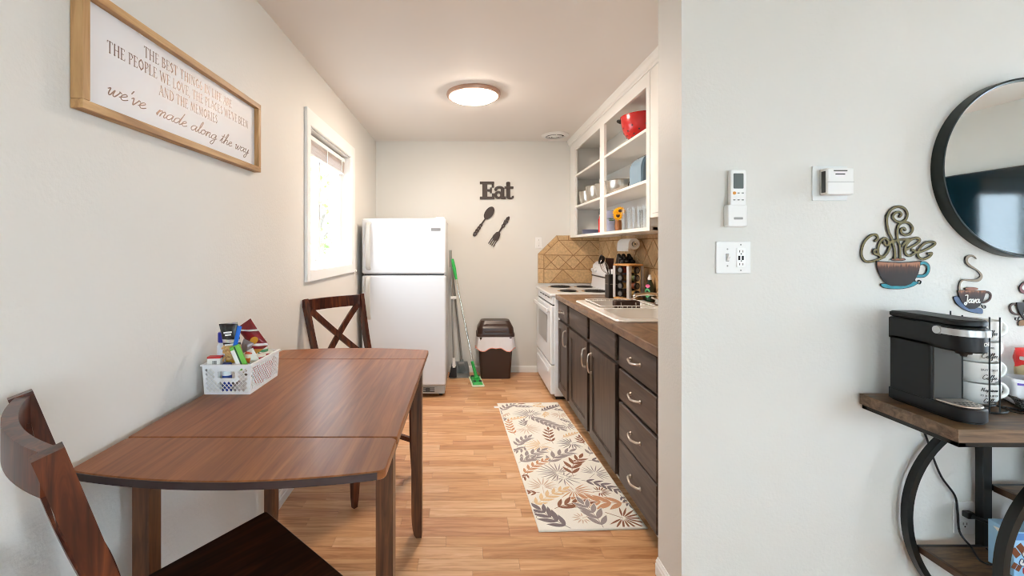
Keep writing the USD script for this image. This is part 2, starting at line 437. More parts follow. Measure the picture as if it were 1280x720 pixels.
SHADOW_GAP = plain('dark_recess', (14, 13, 16), .8)
# ================================================================== the room
XL, XR, YB, CE = -0.95, 1.418, 4.654, 2.442        # left wall, kitchen's right wall, back wall, ceiling
XP, YP, YP2 = 0.778, 1.585, 1.778                  # partition: free end, face towards the room, face towards the kitchen
XE, YR = 4.2, -3.0                                 # living room: far side wall, wall behind the camera

# --- floor: laminate strips laid across the room
floor = thing('floor', 'honey oak laminate strip floor running through kitchen and dining area', kind='structure')
def oak(name, a, b, c):
    return wood(name, [(.32, a), (.5, b), (.68, c)], (2.2, 26, 26), .33, .04, coat=.15, distortion=1.6, tint=.12)
OAKS = [oak('oak_a', (178, 126, 82), (206, 154, 108), (222, 174, 128)), oak('oak_b', (186, 132, 88), (214, 162, 116), (228, 182, 138)),
        oak('oak_c', (168, 114, 72), (198, 144, 98), (216, 166, 120)), oak('oak_d', (192, 142, 98), (220, 172, 128), (234, 192, 150)),
        oak('oak_e', (174, 118, 78), (202, 148, 106), (218, 168, 128))]
part(floor, 'underlay', box(XL - .15, XE + .1, YR - .1, YB + .1, -.06, -.009), plain('underlay', (70, 48, 32), .9), smooth=False)
SW = .0715
rng = random.Random(11)
field = {i: [] for i in range(5)}
row = 0
y = YB
while y > YR:
    y0, y1 = y - SW, y
    near = y1 > 1.62
    x = XL - rng.uniform(0, .4)
    x_end = .92 if near else XE
    while x < (XE if not near else XE):
        ln = rng.uniform(.34, .58)
        a, b = max(x, XL), min(x + ln, XE)
        if b - a > .01:
            third = .0006 if row % 3 else .0012
            m = cbox(a + .0003, b - .0003, y0 + .0003, y1 - third / 2, -.012, 0, .0007)
            k = rng.randrange(5)
            if near and a < .90:
                part(floor, 'plank', m, OAKS[k], smooth=False)
            else:
                field[k].append(m)
        x += ln
    y -= SW
    row += 1
for k in range(5):
    part(floor, 'plank_field', field[k], OAKS[k], smooth=False, kind='stuff')

# --- shell
solo('ceiling', box(XL - .15, XE + .1, YR - .1, YB + .1, CE, CE + .1), CEIL, 'flat white ceiling over kitchen and dining area', None, kind='structure')
W1 = dict(y0=2.645, y1=3.60, z0=1.178, z1=2.06)     # kitchen window opening
solo('wall_left', cut(box(XL - .13, XL, YR, YB, 0, CE), box(XL - .3, XL + .1, W1['y0'], W1['y1'], W1['z0'], W1['z1'])), WALL, 'long greige plaster wall with the framed sign and kitchen window', None, kind='structure', smooth=False)

TILES = [plain(f'tile_{k}', c, .42, grain=.16, gscale=55, bump=.1, bscale=120) for k, c in enumerate([(200, 164, 118), (208, 173, 128), (192, 155, 110), (204, 170, 126)])]
GROUT = plain('grout', (158, 122, 84), .9)
def tiling(wall, region, lines, o, u, v, gap=.0045, rnd=3):
    """Cuts region (wall coordinates) along lines and lays every piece as a tile of its own."""
    rr = random.Random(rnd)
    g = region.difference(unary_union([LineString(l).buffer(gap / 2, cap_style='flat') for l in lines]))
    part(wall, 'grout_bed', frame_map(extr(region, .004), o, u, v), GROUT, smooth=False)
    for p in polys(g):
        q = p.buffer(-.0015)
        if q.is_empty or q.area < 2e-5:
            continue
        part(wall, 'tile', frame_map(extr(q, .008 + rr.uniform(0, .0012)), o, u, v), TILES[rr.randrange(4)], smooth=False)

wall_back = thing('wall_back', 'greige end wall of kitchen with tan tiled corner beside the stove', kind='structure')
part(wall_back, 'plaster', box(XL - .13, XR + .13, YB, YB + .12, 0, CE), WALL, smooth=False)
def bt(cx, cy):        # tile sketch -> wall coordinates: metres right of the room axis, height
    return ((665 + cx / 9 - 582) / 118.18, 1.32 + (309 - 285 - cy / 9) / 118.18)
reg = Polygon([bt(66, 620), bt(66, 292), bt(275, 84), (XR, bt(0, 84)[1]), (XR, bt(0, 620)[1])])
L = [[bt(132, 620), bt(132, 300)], [bt(66, 455), bt(132, 455)], [bt(66, 292), bt(132, 300)], [bt(132, 300), bt(300, 138)], [bt(175, 185), bt(212, 222)], [bt(275, 84), bt(300, 138)],
     [bt(300, 138), bt(764, 140)], [bt(408, 84), bt(408, 140)], [bt(560, 84), bt(560, 140)], [bt(690, 84), bt(690, 140)],
     [bt(132, 303), bt(764, 310)], [bt(132, 465), bt(764, 465)], [bt(300, 138), bt(465, 308)], [bt(465, 308), bt(640, 140)], [bt(640, 140), bt(764, 262)],
     [bt(140, 308), bt(295, 465)], [bt(132, 465), bt(290, 308)], [bt(295, 308), bt(462, 465)], [bt(295, 465), bt(460, 308)], [bt(465, 308), bt(620, 465)], [bt(462, 465), bt(620, 308)], [bt(620, 308), bt(764, 455)],
     [bt(200, 620), bt(345, 466)], [bt(345, 466), bt(500, 620)], [bt(640, 466), bt(764, 580)]]
tiling(wall_back, reg, L, (0, YB, 0), (1, 0, 0), (0, 0, 1))

wall_right = thing('wall_right', 'right-hand kitchen wall with tan diamond tiles above the worktop', kind='structure')
part(wall_right, 'plaster', box(XR, XR + .13, YP2, YB, 0, CE), WALL, smooth=False)
zt, zb = 1.49, .93
reg = sbox(-YB, zb, -YP2, zt)                                         # wall coordinate: -y (reads from far to near)
L = [[(-YB, 1.385), (-YP2, 1.385)], [(-YB, 1.16), (-YP2, 1.16)]]
x = -YB
while x < -YP2 + .2:
    L += [[(x, 1.16), (x + .225, 1.385)], [(x, 1.385), (x + .225, 1.16)], [(x + .1125, 1.385), (x + .1125, 1.49)], [(x, .93), (x + .225, 1.16)], [(x, 1.16), (x + .225, .93)]]
    x += .225
tiling(wall_right, reg, L, (XR, 0, 0), (0, -1, 0), (0, 0, 1), rnd=5)

solo('wall_front', box(XP, XE + .1, YP, YP2, 0, CE), WALL, 'pale grey-green wall carrying the round mirror and coffee signs', None, kind='structure', smooth=False)
# living room behind the camera: side wall, rear wall with a wide window
solo('wall_side', cut(box(XE, XE + .12, YR, YP, 0, CE), box(XE - .1, XE + .3, .30, 1.48, .60, 2.15)), WALL, 'far side wall of the living room behind the viewer', None, kind='structure', smooth=False)
solo('wall_rear', cut(box(XL - .13, XE + .1, YR - .12, YR, 0, CE), box(-.55, 1.45, YR - .3, YR + .1, .35, 2.12), box(2.0, 3.7, YR - .3, YR + .1, .35, 2.12)), WALL, 'wall behind the viewer with two wide daylight windows', None, kind='structure', smooth=False)

def profile_board(length, h=.068, t=.012):       # skirting profile swept along x
    pr = [(0, 0), (t, 0), (t, h * .62), (t * .8, h * .68), (t * .8, h * .82), (t * .45, h * .9), (t * .3, h), (0, h)]
    v = []
    for X in (0, length):
        v += [(X, -a, b) for a, b in pr]
    return as_tm(trimesh.Trimesh(*(lambda m: (m.vertices, m.faces))(frame_map(trimesh.creation.extrude_polygon(Polygon(pr), length, engine='earcut'), (0, 0, 0), (0, -1, 0), (0, 0, 1))), process=False))
def skirting(name, p, rz, length, label):
    m = profile_board(length)
    if m.bounds[0][0] < -1e-6:                   # extrusion ran the other way
        m.apply_translation((length, 0, 0))
    solo(name, m, TRIM, label, None, loc=p, rz=rz, kind='structure', smooth=False)
skirting('baseboard_back', (-.17, YB, 0), 0, XP - .02 + .17, 'white moulded skirting along the kitchen end wall')
skirting('baseboard_left', (XL, YR, 0), 90, YB - YR, 'white moulded skirting along the long left wall')
skirting('baseboard_front', (XP, YP, 0), 0, XE - XP, 'white moulded skirting along the wall with the mirror')
skirting('baseboard_end', (XP, YP2, 0), -90, YP2 - YP + .012, 'white skirting round the free end of the partition wall')
for n, (a, b) in {'baseboard_side': ((XE, YP), (XE, YR))}.items():
    skirting(n, (XE, YP, 0), -90, YP - YR, 'white skirting on the side wall behind the viewer')

# --- kitchen window: casing, liner, vinyl slider
win = thing('window_1', 'white cased sliding window in the left wall above the chair', kind='structure')
cs = .075
y0, y1, z0, z1 = W1['y0'], W1['y1'], W1['z0'], W1['z1']
for m in (cbox(XL, XL + .02, y0 - .055, y0 + .004, z0 - .065, z1 + .09, .003), cbox(XL, XL + .02, y1 - .004, y1 + .10, z0 - .065, z1 + .09, .003),
          cbox(XL, XL + .019, y0, y1, z1 - .004, z1 + .09, .003), cbox(XL, XL + .021, y0, y1, z0 - .065, z0 + .004, .003)):
    part(win, 'casing', m, TRIM)
for m in (box(XL - .12, XL, y0, y0 + .008, z0, z1), box(XL - .12, XL, y1 - .008, y1, z0, z1), box(XL - .12, XL, y0, y1, z1 - .008, z1), box(XL - .12, XL + .004, y0, y1, z0, z0 + .008)):
    part(win, 'liner', m, TRIM, smooth=False)
VIN = plain('white_vinyl', (236, 236, 234), .35)
def sash_frame(y0, y1, z0, z1, x, w=.045, t=.03):
    g = sbox(y0, z0, y1, z1).difference(sbox(y0 + w, z0 + w, y1 - w, z1 - w))
    return frame_map(extr(g, t), (x, 0, 0), (0, 1, 0), (0, 0, 1))
part(win, 'frame', sash_frame(y0 + .008, y1 - .008, z0 + .008, z1 - .008, XL - .12, .04, .05), VIN, smooth=False)
for (a, b, xo) in ((y0 + .04, 3.10, XL - .105), (3.03, y1 - .04, XL - .085)):
    s = part(win, 'sash', sash_frame(a, b, z0 + .045, z1 - .045, xo, .045, .02), VIN, smooth=False)
    part(s, 'pane', box(xo + .007, xo + .011, a + .04, b - .04, z0 + .085, z1 - .085), PANE, smooth=False)
part(win, 'latch', cbox(XL - .066, XL - .05, 3.05, 3.075, 1.52, 1.62, .004), VIN)

# --- living-room windows (behind the camera, seen only in reflections) and their curtain
def big_window(name, label, m_frame, m_panes, m_mullion):
    w = thing(name, label, kind='structure')
    part(w, 'frame', m_frame, VIN, smooth=False)
    for q in m_mullion:
        part(w, 'mullion', q, VIN, smooth=False)
    for q in m_panes:
        part(w, 'pane', q, PANE, smooth=False)
g = sbox(-.55, .35, 1.45, 2.12).difference(sbox(-.49, .41, 1.39, 2.06))
big_window('window_2', 'wide white framed window behind the viewer', frame_map(extr(g, .07), (0, YR - .03, 0), (1, 0, 0), (0, 0, 1)),
           [box(-.49, 1.39, YR - .07, YR - .066, .41, 2.06)], [box(.42, .48, YR - .10, YR - .03, .41, 2.06), box(-.49, 1.39, YR - .09, YR - .04, .83, .88)])
g = sbox(.30, .60, 1.48, 2.15).difference(sbox(.35, .65, 1.43, 2.10))
big_window('window_3', 'white framed window in the side wall behind the viewer', frame_map(extr(g, .07), (XE + .03, 0, 0), (0, 1, 0), (0, 0, 1)), [box(XE + .06, XE + .064, .35, 1.43, .65, 2.10)], [box(XE + .04, XE + .09, .87, .91, .65, 2.10)])
g = sbox(2.0, .35, 3.7, 2.12).difference(sbox(2.06, .41, 3.64, 2.06))
big_window('window_4', 'second wide white framed window behind the viewer', frame_map(extr(g, .07), (0, YR - .03, 0), (1, 0, 0), (0, 0, 1)),
           [box(2.06, 3.64, YR - .07, YR - .066, .41, 2.06)], [box(2.82, 2.88, YR - .10, YR - .03, .41, 2.06)])

# --- outdoors, seen overexposed through the kitchen window
solo('ground', box(-14, 14, -16, 16, -.35, -.30), plain('paving', (170, 168, 162), .9, grain=.15, gscale=6), 'pale paving outside the windows', None, kind='structure', smooth=False)
# ================================================================== refrigerator
FX0, FX1, FY0, FY1 = -.905, -.172, 3.83, 4.56
fr = thing('refrigerator', 'white top-freezer refrigerator standing against the end wall', 'refrigerator', ((FX0 + FX1) / 2, (FY0 + FY1) / 2, 0))
part(fr, 'body', rslab(FX0 + .008, FX1 - .008, FY0 + .075, FY1, .04, 1.565, .012, .005), WHITE, world=True)
FW = plain('fridge_door_white', (212, 214, 217), .25, bump=.12, bscale=420, coat=.1, bdist=.001)
for z0, z1, nm in ((1.088, 1.572, 'freezer_door'), (.115, 1.072, 'fridge_door')):
    d = part(fr, nm, rslab(FX0, FX1, FY0, FY0 + .068, z0, z1, .018, .012), FW, world=True)
    a, b = (1.125, 1.535) if nm == 'freezer_door' else (.69, 1.066)
    hx = FX0 + .062
    pts = [(hx, FY0 + .006, b - .004), (hx, FY0 - .03, b - .03), (hx, FY0 - .046, (a + b) / 2), (hx, FY0 - .03, a + .03), (hx, FY0 + .006, a + .004)]
    if nm == 'fridge_door':
        pts = [(hx, FY0 + .006, b - .004), (hx, FY0 - .042, b - .03), (hx, FY0 - .04, (a + b) / 2), (hx, FY0 - .022, a + .05), (hx, FY0 + .006, a + .004)]
    part(d, 'handle', sweep(rect(.03, .02), smooth_line(pts, 6), up=(1, 0, 0)) if 0 else sweep([(-.016, -.008), (.016, -.008), (.02, 0), (.016, .008), (-.016, .008), (-.02, 0)], smooth_line(pts, 6), up=(0, -1, .001)), plain('handle_white', (190, 187, 180), .35), world=True)
part(fr, 'gasket', box(FX0 + .02, FX1 - .02, FY0 + .02, FY0 + .076, .12, 1.56), plain('gasket', (70, 72, 74), .7), world=True, smooth=False)
part(fr, 'badge', cbox(FX1 - .13, FX1 - .045, FY0 - .003, FY0 + .002, 1.462, 1.487, .002), plain('badge_grey', (120, 120, 122), .4), world=True, label='small silver badge')
gr = part(fr, 'grille', cbox(FX0 + .01, FX1 - .012, FY0 + .03, FY0 + .08, .035, .105, .004), plain('grille_grey', (176, 176, 170), .5), world=True)
part(gr, 'slot', [cbox(FX1 - .2 + .0, FX1 - .10, FY0 + .026, FY0 + .032, .05 + .016 * k, .057 + .016 * k, .001) for k in range(3)] + [cyl((FX1 - .16, FY0 + .03, .07), (FX1 - .16, FY0 + .025, .07), .02)], plain('slot_dark', (60, 60, 58), .6), world=True)
for x in (FX0 + .05, FX1 - .05):
    for y in (FY0 + .12, FY1 - .06):
        part(fr, 'foot', cyl((x, y, 0), (x, y, .045), .018), BLACK, world=True)
part(fr, 'hinge_cap', cbox(FX1 - .09, FX1 - .012, FY0 + .02, FY0 + .11, 1.566, 1.584, .005), WHITE, world=True)

# ================================================================== electric range
SX, SXB, SY0, SY1 = .735, 1.405, 3.80, 4.56
rg = thing('electric_range', 'white electric coil range between the end wall and base cabinets', 'stove', (1.07, 4.18, 0))
part(rg, 'body', cbox(SX + .035, SXB, SY0, SY1, .03, .895, .004), WHITE, world=True)
part(rg, 'cooktop', rslab(SX - .005, SXB - .01, SY0 - .004, SY1 + .004, .893, .918, .015, .006), WHITE, world=True)
part(rg, 'control_strip', cbox(SX + .012, SX + .05, SY0 + .004, SY1 - .004, .822, .894, .006), WHITE, world=True)
part(rg, 'vent_slot', [cbox(SX + .008, SX + .014, SY0 + .12 + .13 * k, SY0 + .2 + .13 * k, .868, .875, .001) for k in range(4)] + [cbox(SX + .02, SX + .05, SY0 + .01, SY1 - .01, .812, .824, .001)], SHADOW_GAP, world=True)
dr = part(rg, 'oven_door', cbox(SX, SX + .045, SY0 + .004, SY1 - .004, .305, .812, .008), WHITE, world=True)
part(dr, 'oven_window', rslab(0, .42, 0, .25, 0, .006, .02, .002).apply_transform(trimesh.transformations.rotation_matrix(0, (0, 0, 1))) if 0 else frame_map(rslab(-.22, .22, -.125, .125, 0, .004, .02, .0015), (SX + .0005, 4.18, .585), (0, -1, 0), (0, 0, 1)), plain('oven_glass', (158, 156, 154), .3), world=True, label='grey oven window')
part(dr, 'handle', [rslab(SX - .034, SX - .014, SY0 + .02, SY1 - .02, .752, .79, .009, .006), cbox(SX - .03, SX + .005, SY0 + .04, SY0 + .075, .756, .782, .004), cbox(SX - .03, SX + .005, SY1 - .075, SY1 - .04, .756, .782, .004)], WHITE, world=True)
part(rg, 'drawer', [cbox(SX, SX + .04, SY0 + .004, SY1 - .004, .045, .292, .008), frame_map(rslab(-.30, .30, -.02, .02, 0, .012, .018, .006), (SX, 4.18, .235), (0, -1, 0), (0, 0, 1))], WHITE, world=True)
part(rg, 'plinth', box(SX + .05, SXB - .02, SY0 + .02, SY1 - .02, 0, .05), BLACK, world=True, smooth=False)
bg = [(SXB - .105, .915), (SXB - .09, 1.03), (SXB - .098, 1.045), (SXB - .085, 1.14), (SXB - .05, 1.175), (SXB - .012, 1.175), (SXB - .012, .915)]
bgm = frame_map(trimesh.creation.extrude_polygon(Polygon(bg), SY1 - SY0, engine='earcut'), (0, SY1, 0), (1, 0, 0), (0, 0, 1))
bk = part(rg, 'backguard', bgm, WHITE, world=True, smooth=35)
part(bk, 'seam', cbox(SXB - .102, SXB - .085, SY0 + .002, SY1 - .002, 1.028, 1.038, .002), BLACK, world=True)
for k in range(4):
    yy = (SY1 - .07 - .075 * k) if k < 2 else (SY0 + .07 + .075 * (k - 2))
    part(bk, 'knob', cyl((SXB - .088, yy, 1.095), (SXB - .122, yy, 1.088), .021, .016), WHITE, world=True)
COIL = plain('coil_black', (30, 28, 28), .5)
for x, y, r in ((.945, 4.415, .105), (1.185, 4.40, .085), (.925, 3.985, .08), (1.165, 3.97, .105)):
    b = part(rg, 'burner', lathe([(0, .9185), (r + .012, .9185), (r + .014, .9225), (r + .004, .9235), (r - .01, .9195), (0, .9195)], 36, (x, y, 0)), CHROME, world=True, label='chrome drip ring with black coil')
    t = np.linspace(0, 4.2 * 2 * PI, 150)
    rr = .018 + (r - .022) * t / t[-1]
    part(b, 'coil', tube(np.stack([x + rr * np.cos(t), y + rr * np.sin(t), np.full_like(t, .927)], 1), .0052, 6), COIL, world=True)

# ================================================================== base cabinets and worktop
CX = .815                                           # face frame; doors and drawers stand 18 mm proud
def pull(length=.11):
    """Arched bar pull: along x, standing out along +z."""
    h = length / 2
    p = smooth_line([(-h, 0, 0), (-h * .92, 0, .016), (-h * .45, -.004, .024), (0, -.008, .026), (h * .45, -.004, .024), (h * .92, 0, .016), (h, 0, 0)], 5)
    b = [rslab(s * h - .009, s * h + .009, -.009, .009, 0, .005, .008, .001) for s in (-1, 1)]
    return [sweep(circle(.0055, 8) * (1.0, 1.0), p, up=(0, 1, 0))] + b
def drawer_front(cab, y0, y1, z0, z1, hz=None, name='drawer'):
    d = part(cab, name, cbox(CX - .019, CX, y0, y1, z0, z1, .004), CABINET_H, world=True)
    if hz is not False:
        part(d, 'handle', frame_map(pull(.115), (CX - .019, (y0 + y1) / 2, hz or (z0 + z1) / 2), (0, -1, 0), (0, 0, 1)), NICKEL, world=True, label='satin nickel bar pull')
    return d
def cab_door(cab, y0, y1, z0, z1, hy, hz):
    w = .058
    g = sbox(-y1, z0, -y0, z1).difference(sbox(-y1 + w, z0 + w, -y0 - w, z1 - w))
    d = part(cab, 'door', frame_map(extr(g, .019), (CX, 0, 0), (0, -1, 0), (0, 0, 1)), CABINET, world=True, smooth=False)
    part(d, 'panel', box(CX - .011, CX, y0 + w - .004, y1 - w + .004, z0 + w - .004, z1 - w + .004), CABINET, world=True, smooth=False)
    bead = sbox(-y1 + w, z0 + w, -y0 - w, z1 - w)
    part(d, 'bead', frame_map(extr(bead.difference(bead.buffer(-.008, join_style='mitre')), .0145), (CX, 0, 0), (0, -1, 0), (0, 0, 1)), CABINET, world=True, smooth=False)
    part(d, 'handle', frame_map(pull(.12), (CX - .019, hy, hz), (0, 0, 1), (0, 1, 0)), NICKEL, world=True, label='satin nickel bar pull')
def carcass(cab, y0, y1):
    part(cab, 'body', [box(CX, CX + .02, y0, y1, .098, .875), box(CX, XR - .005, y0, y0 + .018, .098, .875), box(CX, XR - .005, y1 - .018, y1, .098, .875), box(CX, XR - .005, y0, y1, .098, .116), box(XR - .02, XR - .005, y0, y1, .098, .875), box(CX + .075, XR - .005, y0, y1, 0, .098)], plain('cabinet_body', (52, 43, 38), .5), world=True, smooth=False)
    part(cab, 'edge_strip', box(CX - .004, CX + .004, y0, y1, .096, .104), plain('pale_edge', (196, 190, 178), .5), world=True, smooth=False)
c1 = thing('base_cabinet', 'narrow dark base cabinet beside the stove, one drawer over one door', 'cabinet', (1.1, 3.61, 0))
carcass(c1, 3.42, 3.795)
drawer_front(c1, 3.455, 3.785, .715, .862)
cab_door(c1, 3.455, 3.785, .112, .695, 3.50, .59)
c2 = thing('base_cabinet', 'dark sink base cabinet with two doors under the white sink', 'cabinet', (1.1, 2.87, 0))
carcass(c2, 2.315, 3.42)
drawer_front(c2, 2.885, 3.385, .715, .862, False, 'false_front')
drawer_front(c2, 2.345, 2.825, .715, .862, False, 'false_front')
cab_door(c2, 2.885, 3.385, .112, .695, 2.925, .585)
cab_door(c2, 2.345, 2.825, .112, .695, 2.785, .585)
c3 = thing('base_cabinet', 'dark stack of four drawers next to the partition wall', 'cabinet', (1.1, 2.05, 0))
carcass(c3, YP2 + .003, 2.315)
for z0, z1 in ((.706, .862), (.538, .692), (.332, .520), (.115, .324)):
    drawer_front(c3, 1.835, 2.283, z0, z1)
ct = box(.78, XR - .002, YP2, 3.797, .876, .914)
ct = cut(ct, rslab(.85, 1.30, 2.40, 3.275, .8, 1.0, .04, .001))
solo('countertop', [ct, cbox(.776, .784, YP2, 3.797, .874, .915, .003), cbox(XR - .022, XR - .001, YP2, 3.79, .914, .93, .002)], COUNTER, 'brown laminate worktop running along the right wall to the stove', 'countertop')

# sink
sk = thing('kitchen_sink', 'white double-bowl drop-in sink set into the worktop', 'sink', (1.08, 2.85, .914))
SINK = plain('sink_white', (240, 236, 230), .2, coat=.4)
rim = rslab(.815, 1.322, 2.365, 3.292, .912, .926, .05, .005)
outer = rslab(.86, 1.29, 2.41, 3.265, .73, .915, .035, .004)
b1 = rslab(.872, 1.235, 2.855, 3.25, .74, .95, .05, .003)
b2 = rslab(.872, 1.235, 2.425, 2.82, .74, .95, .05, .003)
part(sk, 'bowls', as_tm((man(rim) + man(outer)) - man(b1) - man(b2)), SINK, world=True, smooth=40)
for y in (3.07, 2.63):
    part(sk, 'drain', lathe([(0, .742), (.035, .742), (.038, .746), (0, .7455)], 24, (1.07, y, 0)), CHROME, world=True)
fa = thing('faucet', 'chrome kitchen faucet at the back of the sink', 'faucet', (1.28, 2.85, .926))
part(fa, 'base', rslab(-.025, .025, -.11, .11, 0, .018, .022, .005), CHROME)
part(fa, 'spout', tube([(0, 0, .01), (0, 0, .06), (-.03, 0, .085), (-.12, -.03, .095), (-.2, -.05, .088), (-.205, -.051, .07)], .011, 10, k=5), CHROME)
for s in (-1, 1):
    part(fa, 'handle', [cyl((0, s * .085, .015), (0, s * .085, .05), .017, .014), cyl((0, s * .085, .045), (-.035, s * .1, .058), .007)], CHROME)

# wire dish rack over the far bowl, and the dark caddy hooked in it
dk = thing('dish_rack', 'white wire dish rack standing in the far sink bowl', 'dish rack', (1.055, 3.05, .768))
WIRE = plain('white_wire', (236, 234, 230), .35)
def hoop(x0, x1, y0, y1, z):
    return [(x0, y0, z), (x1, y0, z), (x1, y1, z), (x0, y1, z)]
part(dk, 'rim_wire', [tube(hoop(-.176, .176, -.19, .19, .17), .003, 6, closed=True), tube(hoop(-.16, .16, -.16, .16, .01), .003, 6, closed=True)], WIRE)
part(dk, 'upright_wires', [tube([(x, -.18, .17), (x, -.16, .01), (x, .16, .01), (x, .18, .17)], .0018, 5) for x in np.linspace(-.15, .15, 11)] +
     [tube([(-.18, y, .17), (-.16, y, .01), (.16, y, .01), (.18, y, .17)], .0018, 5) for y in np.linspace(-.13, .13, 6)], WIRE, kind='stuff')
cd = thing('sink_caddy', 'dark brown plastic caddy hooked on the dish rack in the sink', 'caddy', (1.095, 3.0, .83))
BR = plain('dark_brown_plastic', (58, 36, 28), .45)
part(cd, 'box', cut(rslab(-.085, .085, -.035, .035, 0, .125, .012, .003), rslab(-.08, .08, -.03, .03, .005, .2, .01, .001)), BR)
for x in (-.05, .05):
    part(cd, 'hook', tube([(x, -.035, .06), (x, -.04, .118), (x, -.046, .085)], .003, 6), CHROME)

# ================================================================== open wall cabinets
UX, UY0, UY1, UZ0, UZ1 = 1.104, 2.64, 4.65, 1.42, 2.385
wc = thing('wall_cabinet', 'white open-front wall cabinet with three shelf levels above the stove', 'cabinet', (1.26, 3.65, 1.42))
part(wc, 'carcass', [box(UX + .02, XR - .004, UY0, UY0 + .02, UZ0, UZ1), box(UX + .02, XR - .004, UY1 - .02, UY1, UZ0, UZ1), box(XR - .012, XR - .004, UY0, UY1, UZ0, UZ1),
                     box(UX + .02, XR - .004, UY0, UY1, UZ1 - .02, UZ1), box(UX + .02, XR - .004, UY0, UY1, UZ0 + .002, UZ0 + .02)], CAB_WHITE, world=True, smooth=False)
ff = sbox(-UY1, UZ0, -UY0, UZ1)
for a, b in ((2.69, 3.508), (3.618, 4.435)):
    ff = ff.difference(sbox(-b, UZ0 + .022, -a, 2.30))
part(wc, 'face_frame', frame_map(extr(ff, .02), (UX + .02, 0, 0), (0, -1, 0), (0, 0, 1)), CAB_WHITE, world=True, smooth=False)
for z in (1.715, 2.03):
    for a, b in ((2.66, 4.63),):
        part(wc, 'shelf', cbox(UX + .003, XR - .012, a, b, z, z + .02, .002), CAB_WHITE, world=True)
for a, b in ((2.66, 4.63),):
    part(wc, 'shelf', cbox(UX + .021, XR - .012, a, b, 1.424, 1.442, .002), CAB_WHITE, world=True)
sc = thing('wall_cabinet', 'shorter plain white wall cabinet ending at the partition wall', 'cabinet', (1.26, 2.2, 1.495))
part(sc, 'body', cbox(UX + .002, XR - .004, YP2 + .002, UY0 - .001, 1.495, UZ1, .002), CAB_WHITE, world=True)
for a, b in ((1.80, 2.19), (2.20, 2.60)):
    part(sc, 'door', cbox(UX - .002, UX + .002, a, b, 1.52, 2.35, .0015), CAB_WHITE, world=True)
cr = [(0, 0), (0, -.062), (-.008, -.062), (-.012, -.05), (-.02, -.045), (-.03, -.02), (-.034, 0)]
solo('trim_1', frame_map(trimesh.creation.extrude_polygon(Polygon(cr), UY1 - YP2, engine='earcut'), (UX + .002, UY1, CE), (1, 0, 0), (0, 0, 1)), CAB_WHITE, 'white crown moulding between the wall cabinets and the ceiling', None, kind='structure', smooth=False)
solo('trim_2', box(UX + .004, XR - .004, YP2, UY1, UZ1, CE), CAB_WHITE, 'white soffit strip above the wall cabinets', None, kind='structure', smooth=False)
# ================================================================== ceiling fittings
lp = thing('ceiling_lamp', 'round flush ceiling light with copper rim glowing over the kitchen', 'lamp', (.058, 3.205, CE))
part(lp, 'rim', lathe([(.172, -.001), (.195, -.001), (.197, -.012), (.192, -.026), (.180, -.029), (.172, -.026), (.172, -.001)], 64), plain('copper_rim', (186, 150, 132), .35, metal=.5))
part(lp, 'diffuser', lathe([(0, -.058), (.06, -.056), (.11, -.051), (.145, -.044), (.163, -.035), (.171, -.024), (.171, -.004), (0, -.004)], 64), emitter('lamp_diffuser', (1.0, .83, .68), LAMP_STRENGTH))
vt = thing('ceiling_vent', 'round white louvred air vent in the ceiling by the wall cabinet', 'vent', (.894, 4.40, CE))
part(vt, 'flange', lathe([(.094, -.001), (.135, -.001), (.135, -.008), (.125, -.014), (.100, -.020), (.094, -.018), (.094, -.001)], 48), WHITE_PLASTIC)
part(vt, 'throat', lathe([(0, -.0015), (.092, -.0015), (.092, -.004), (0, -.004)], 40), SHADOW_GAP)
for r in (.022, .046, .070):
    part(vt, 'louvre', lathe([(r - .006, -.024), (r + .006, -.020), (r + .006, -.018), (r - .006, -.022), (r - .006, -.024)], 40), WHITE_PLASTIC)
part(vt, 'hub', [cyl((0, 0, -.003), (0, 0, -.028), .008, .012), cb(0, 0, -.016, .17, .008, .006), cb(0, 0, -.016, .008, .17, .006)], WHITE_PLASTIC)
l2 = thing('ceiling_lamp', 'round flush ceiling light of the living room behind the viewer', 'lamp', (2.9, -1.3, CE))
part(l2, 'rim', lathe([(.222, -.001), (.245, -.001), (.247, -.012), (.242, -.034), (.228, -.038), (.220, -.032), (.220, -.001)], 48), plain('copper_rim', (186, 150, 132), .35, metal=.5))
part(l2, 'diffuser', lathe([(0, -.03), (.218, -.03), (.221, -.026), (.221, -.004), (0, -.004)], 48), emitter('lamp_diffuser_2', (.88, .96, 1.0), LIVING_LAMP_STRENGTH))

# ================================================================== dining table
TX, TY, TH = -.557, 1.625, .80
tb = thing('dining_table', 'walnut brown drop-leaf dining table pushed against the left wall', 'table', (TX, TY, 0))
def leaf(sign):
    c = []
    for x in np.linspace(-.37, .37, 25):
        c.append((x, sign * (.60 + .048 * (1 - (x / .37) ** 2))))
    g = Polygon([(-.37, sign * .421), (.37, sign * .421)] + c[::-1])
    return g.buffer(-.02).buffer(.02, quad_segs=6)
def slab(g, z0, z1, c=.003):
    a = extr(g.buffer(-c), .001)
    lay = []
    parts_ = [(0, -c), (c, 0), (z1 - z0 - c, 0), (z1 - z0, -c)]
    ring = np.array(g.exterior.coords)[:-1]
    return hull(np.vstack([np.c_[np.array(g.buffer(o, join_style='mitre').exterior.coords)[:-1] if o else ring, np.full(len(np.array(g.buffer(o, join_style='mitre').exterior.coords)) - 1 if o else len(ring), z0 + h)] for h, o in parts_]))
part(tb, 'tabletop', cbox(-.37, .37, -.4185, .4185, TH - .022, TH, .0025), TABLE_TOP)
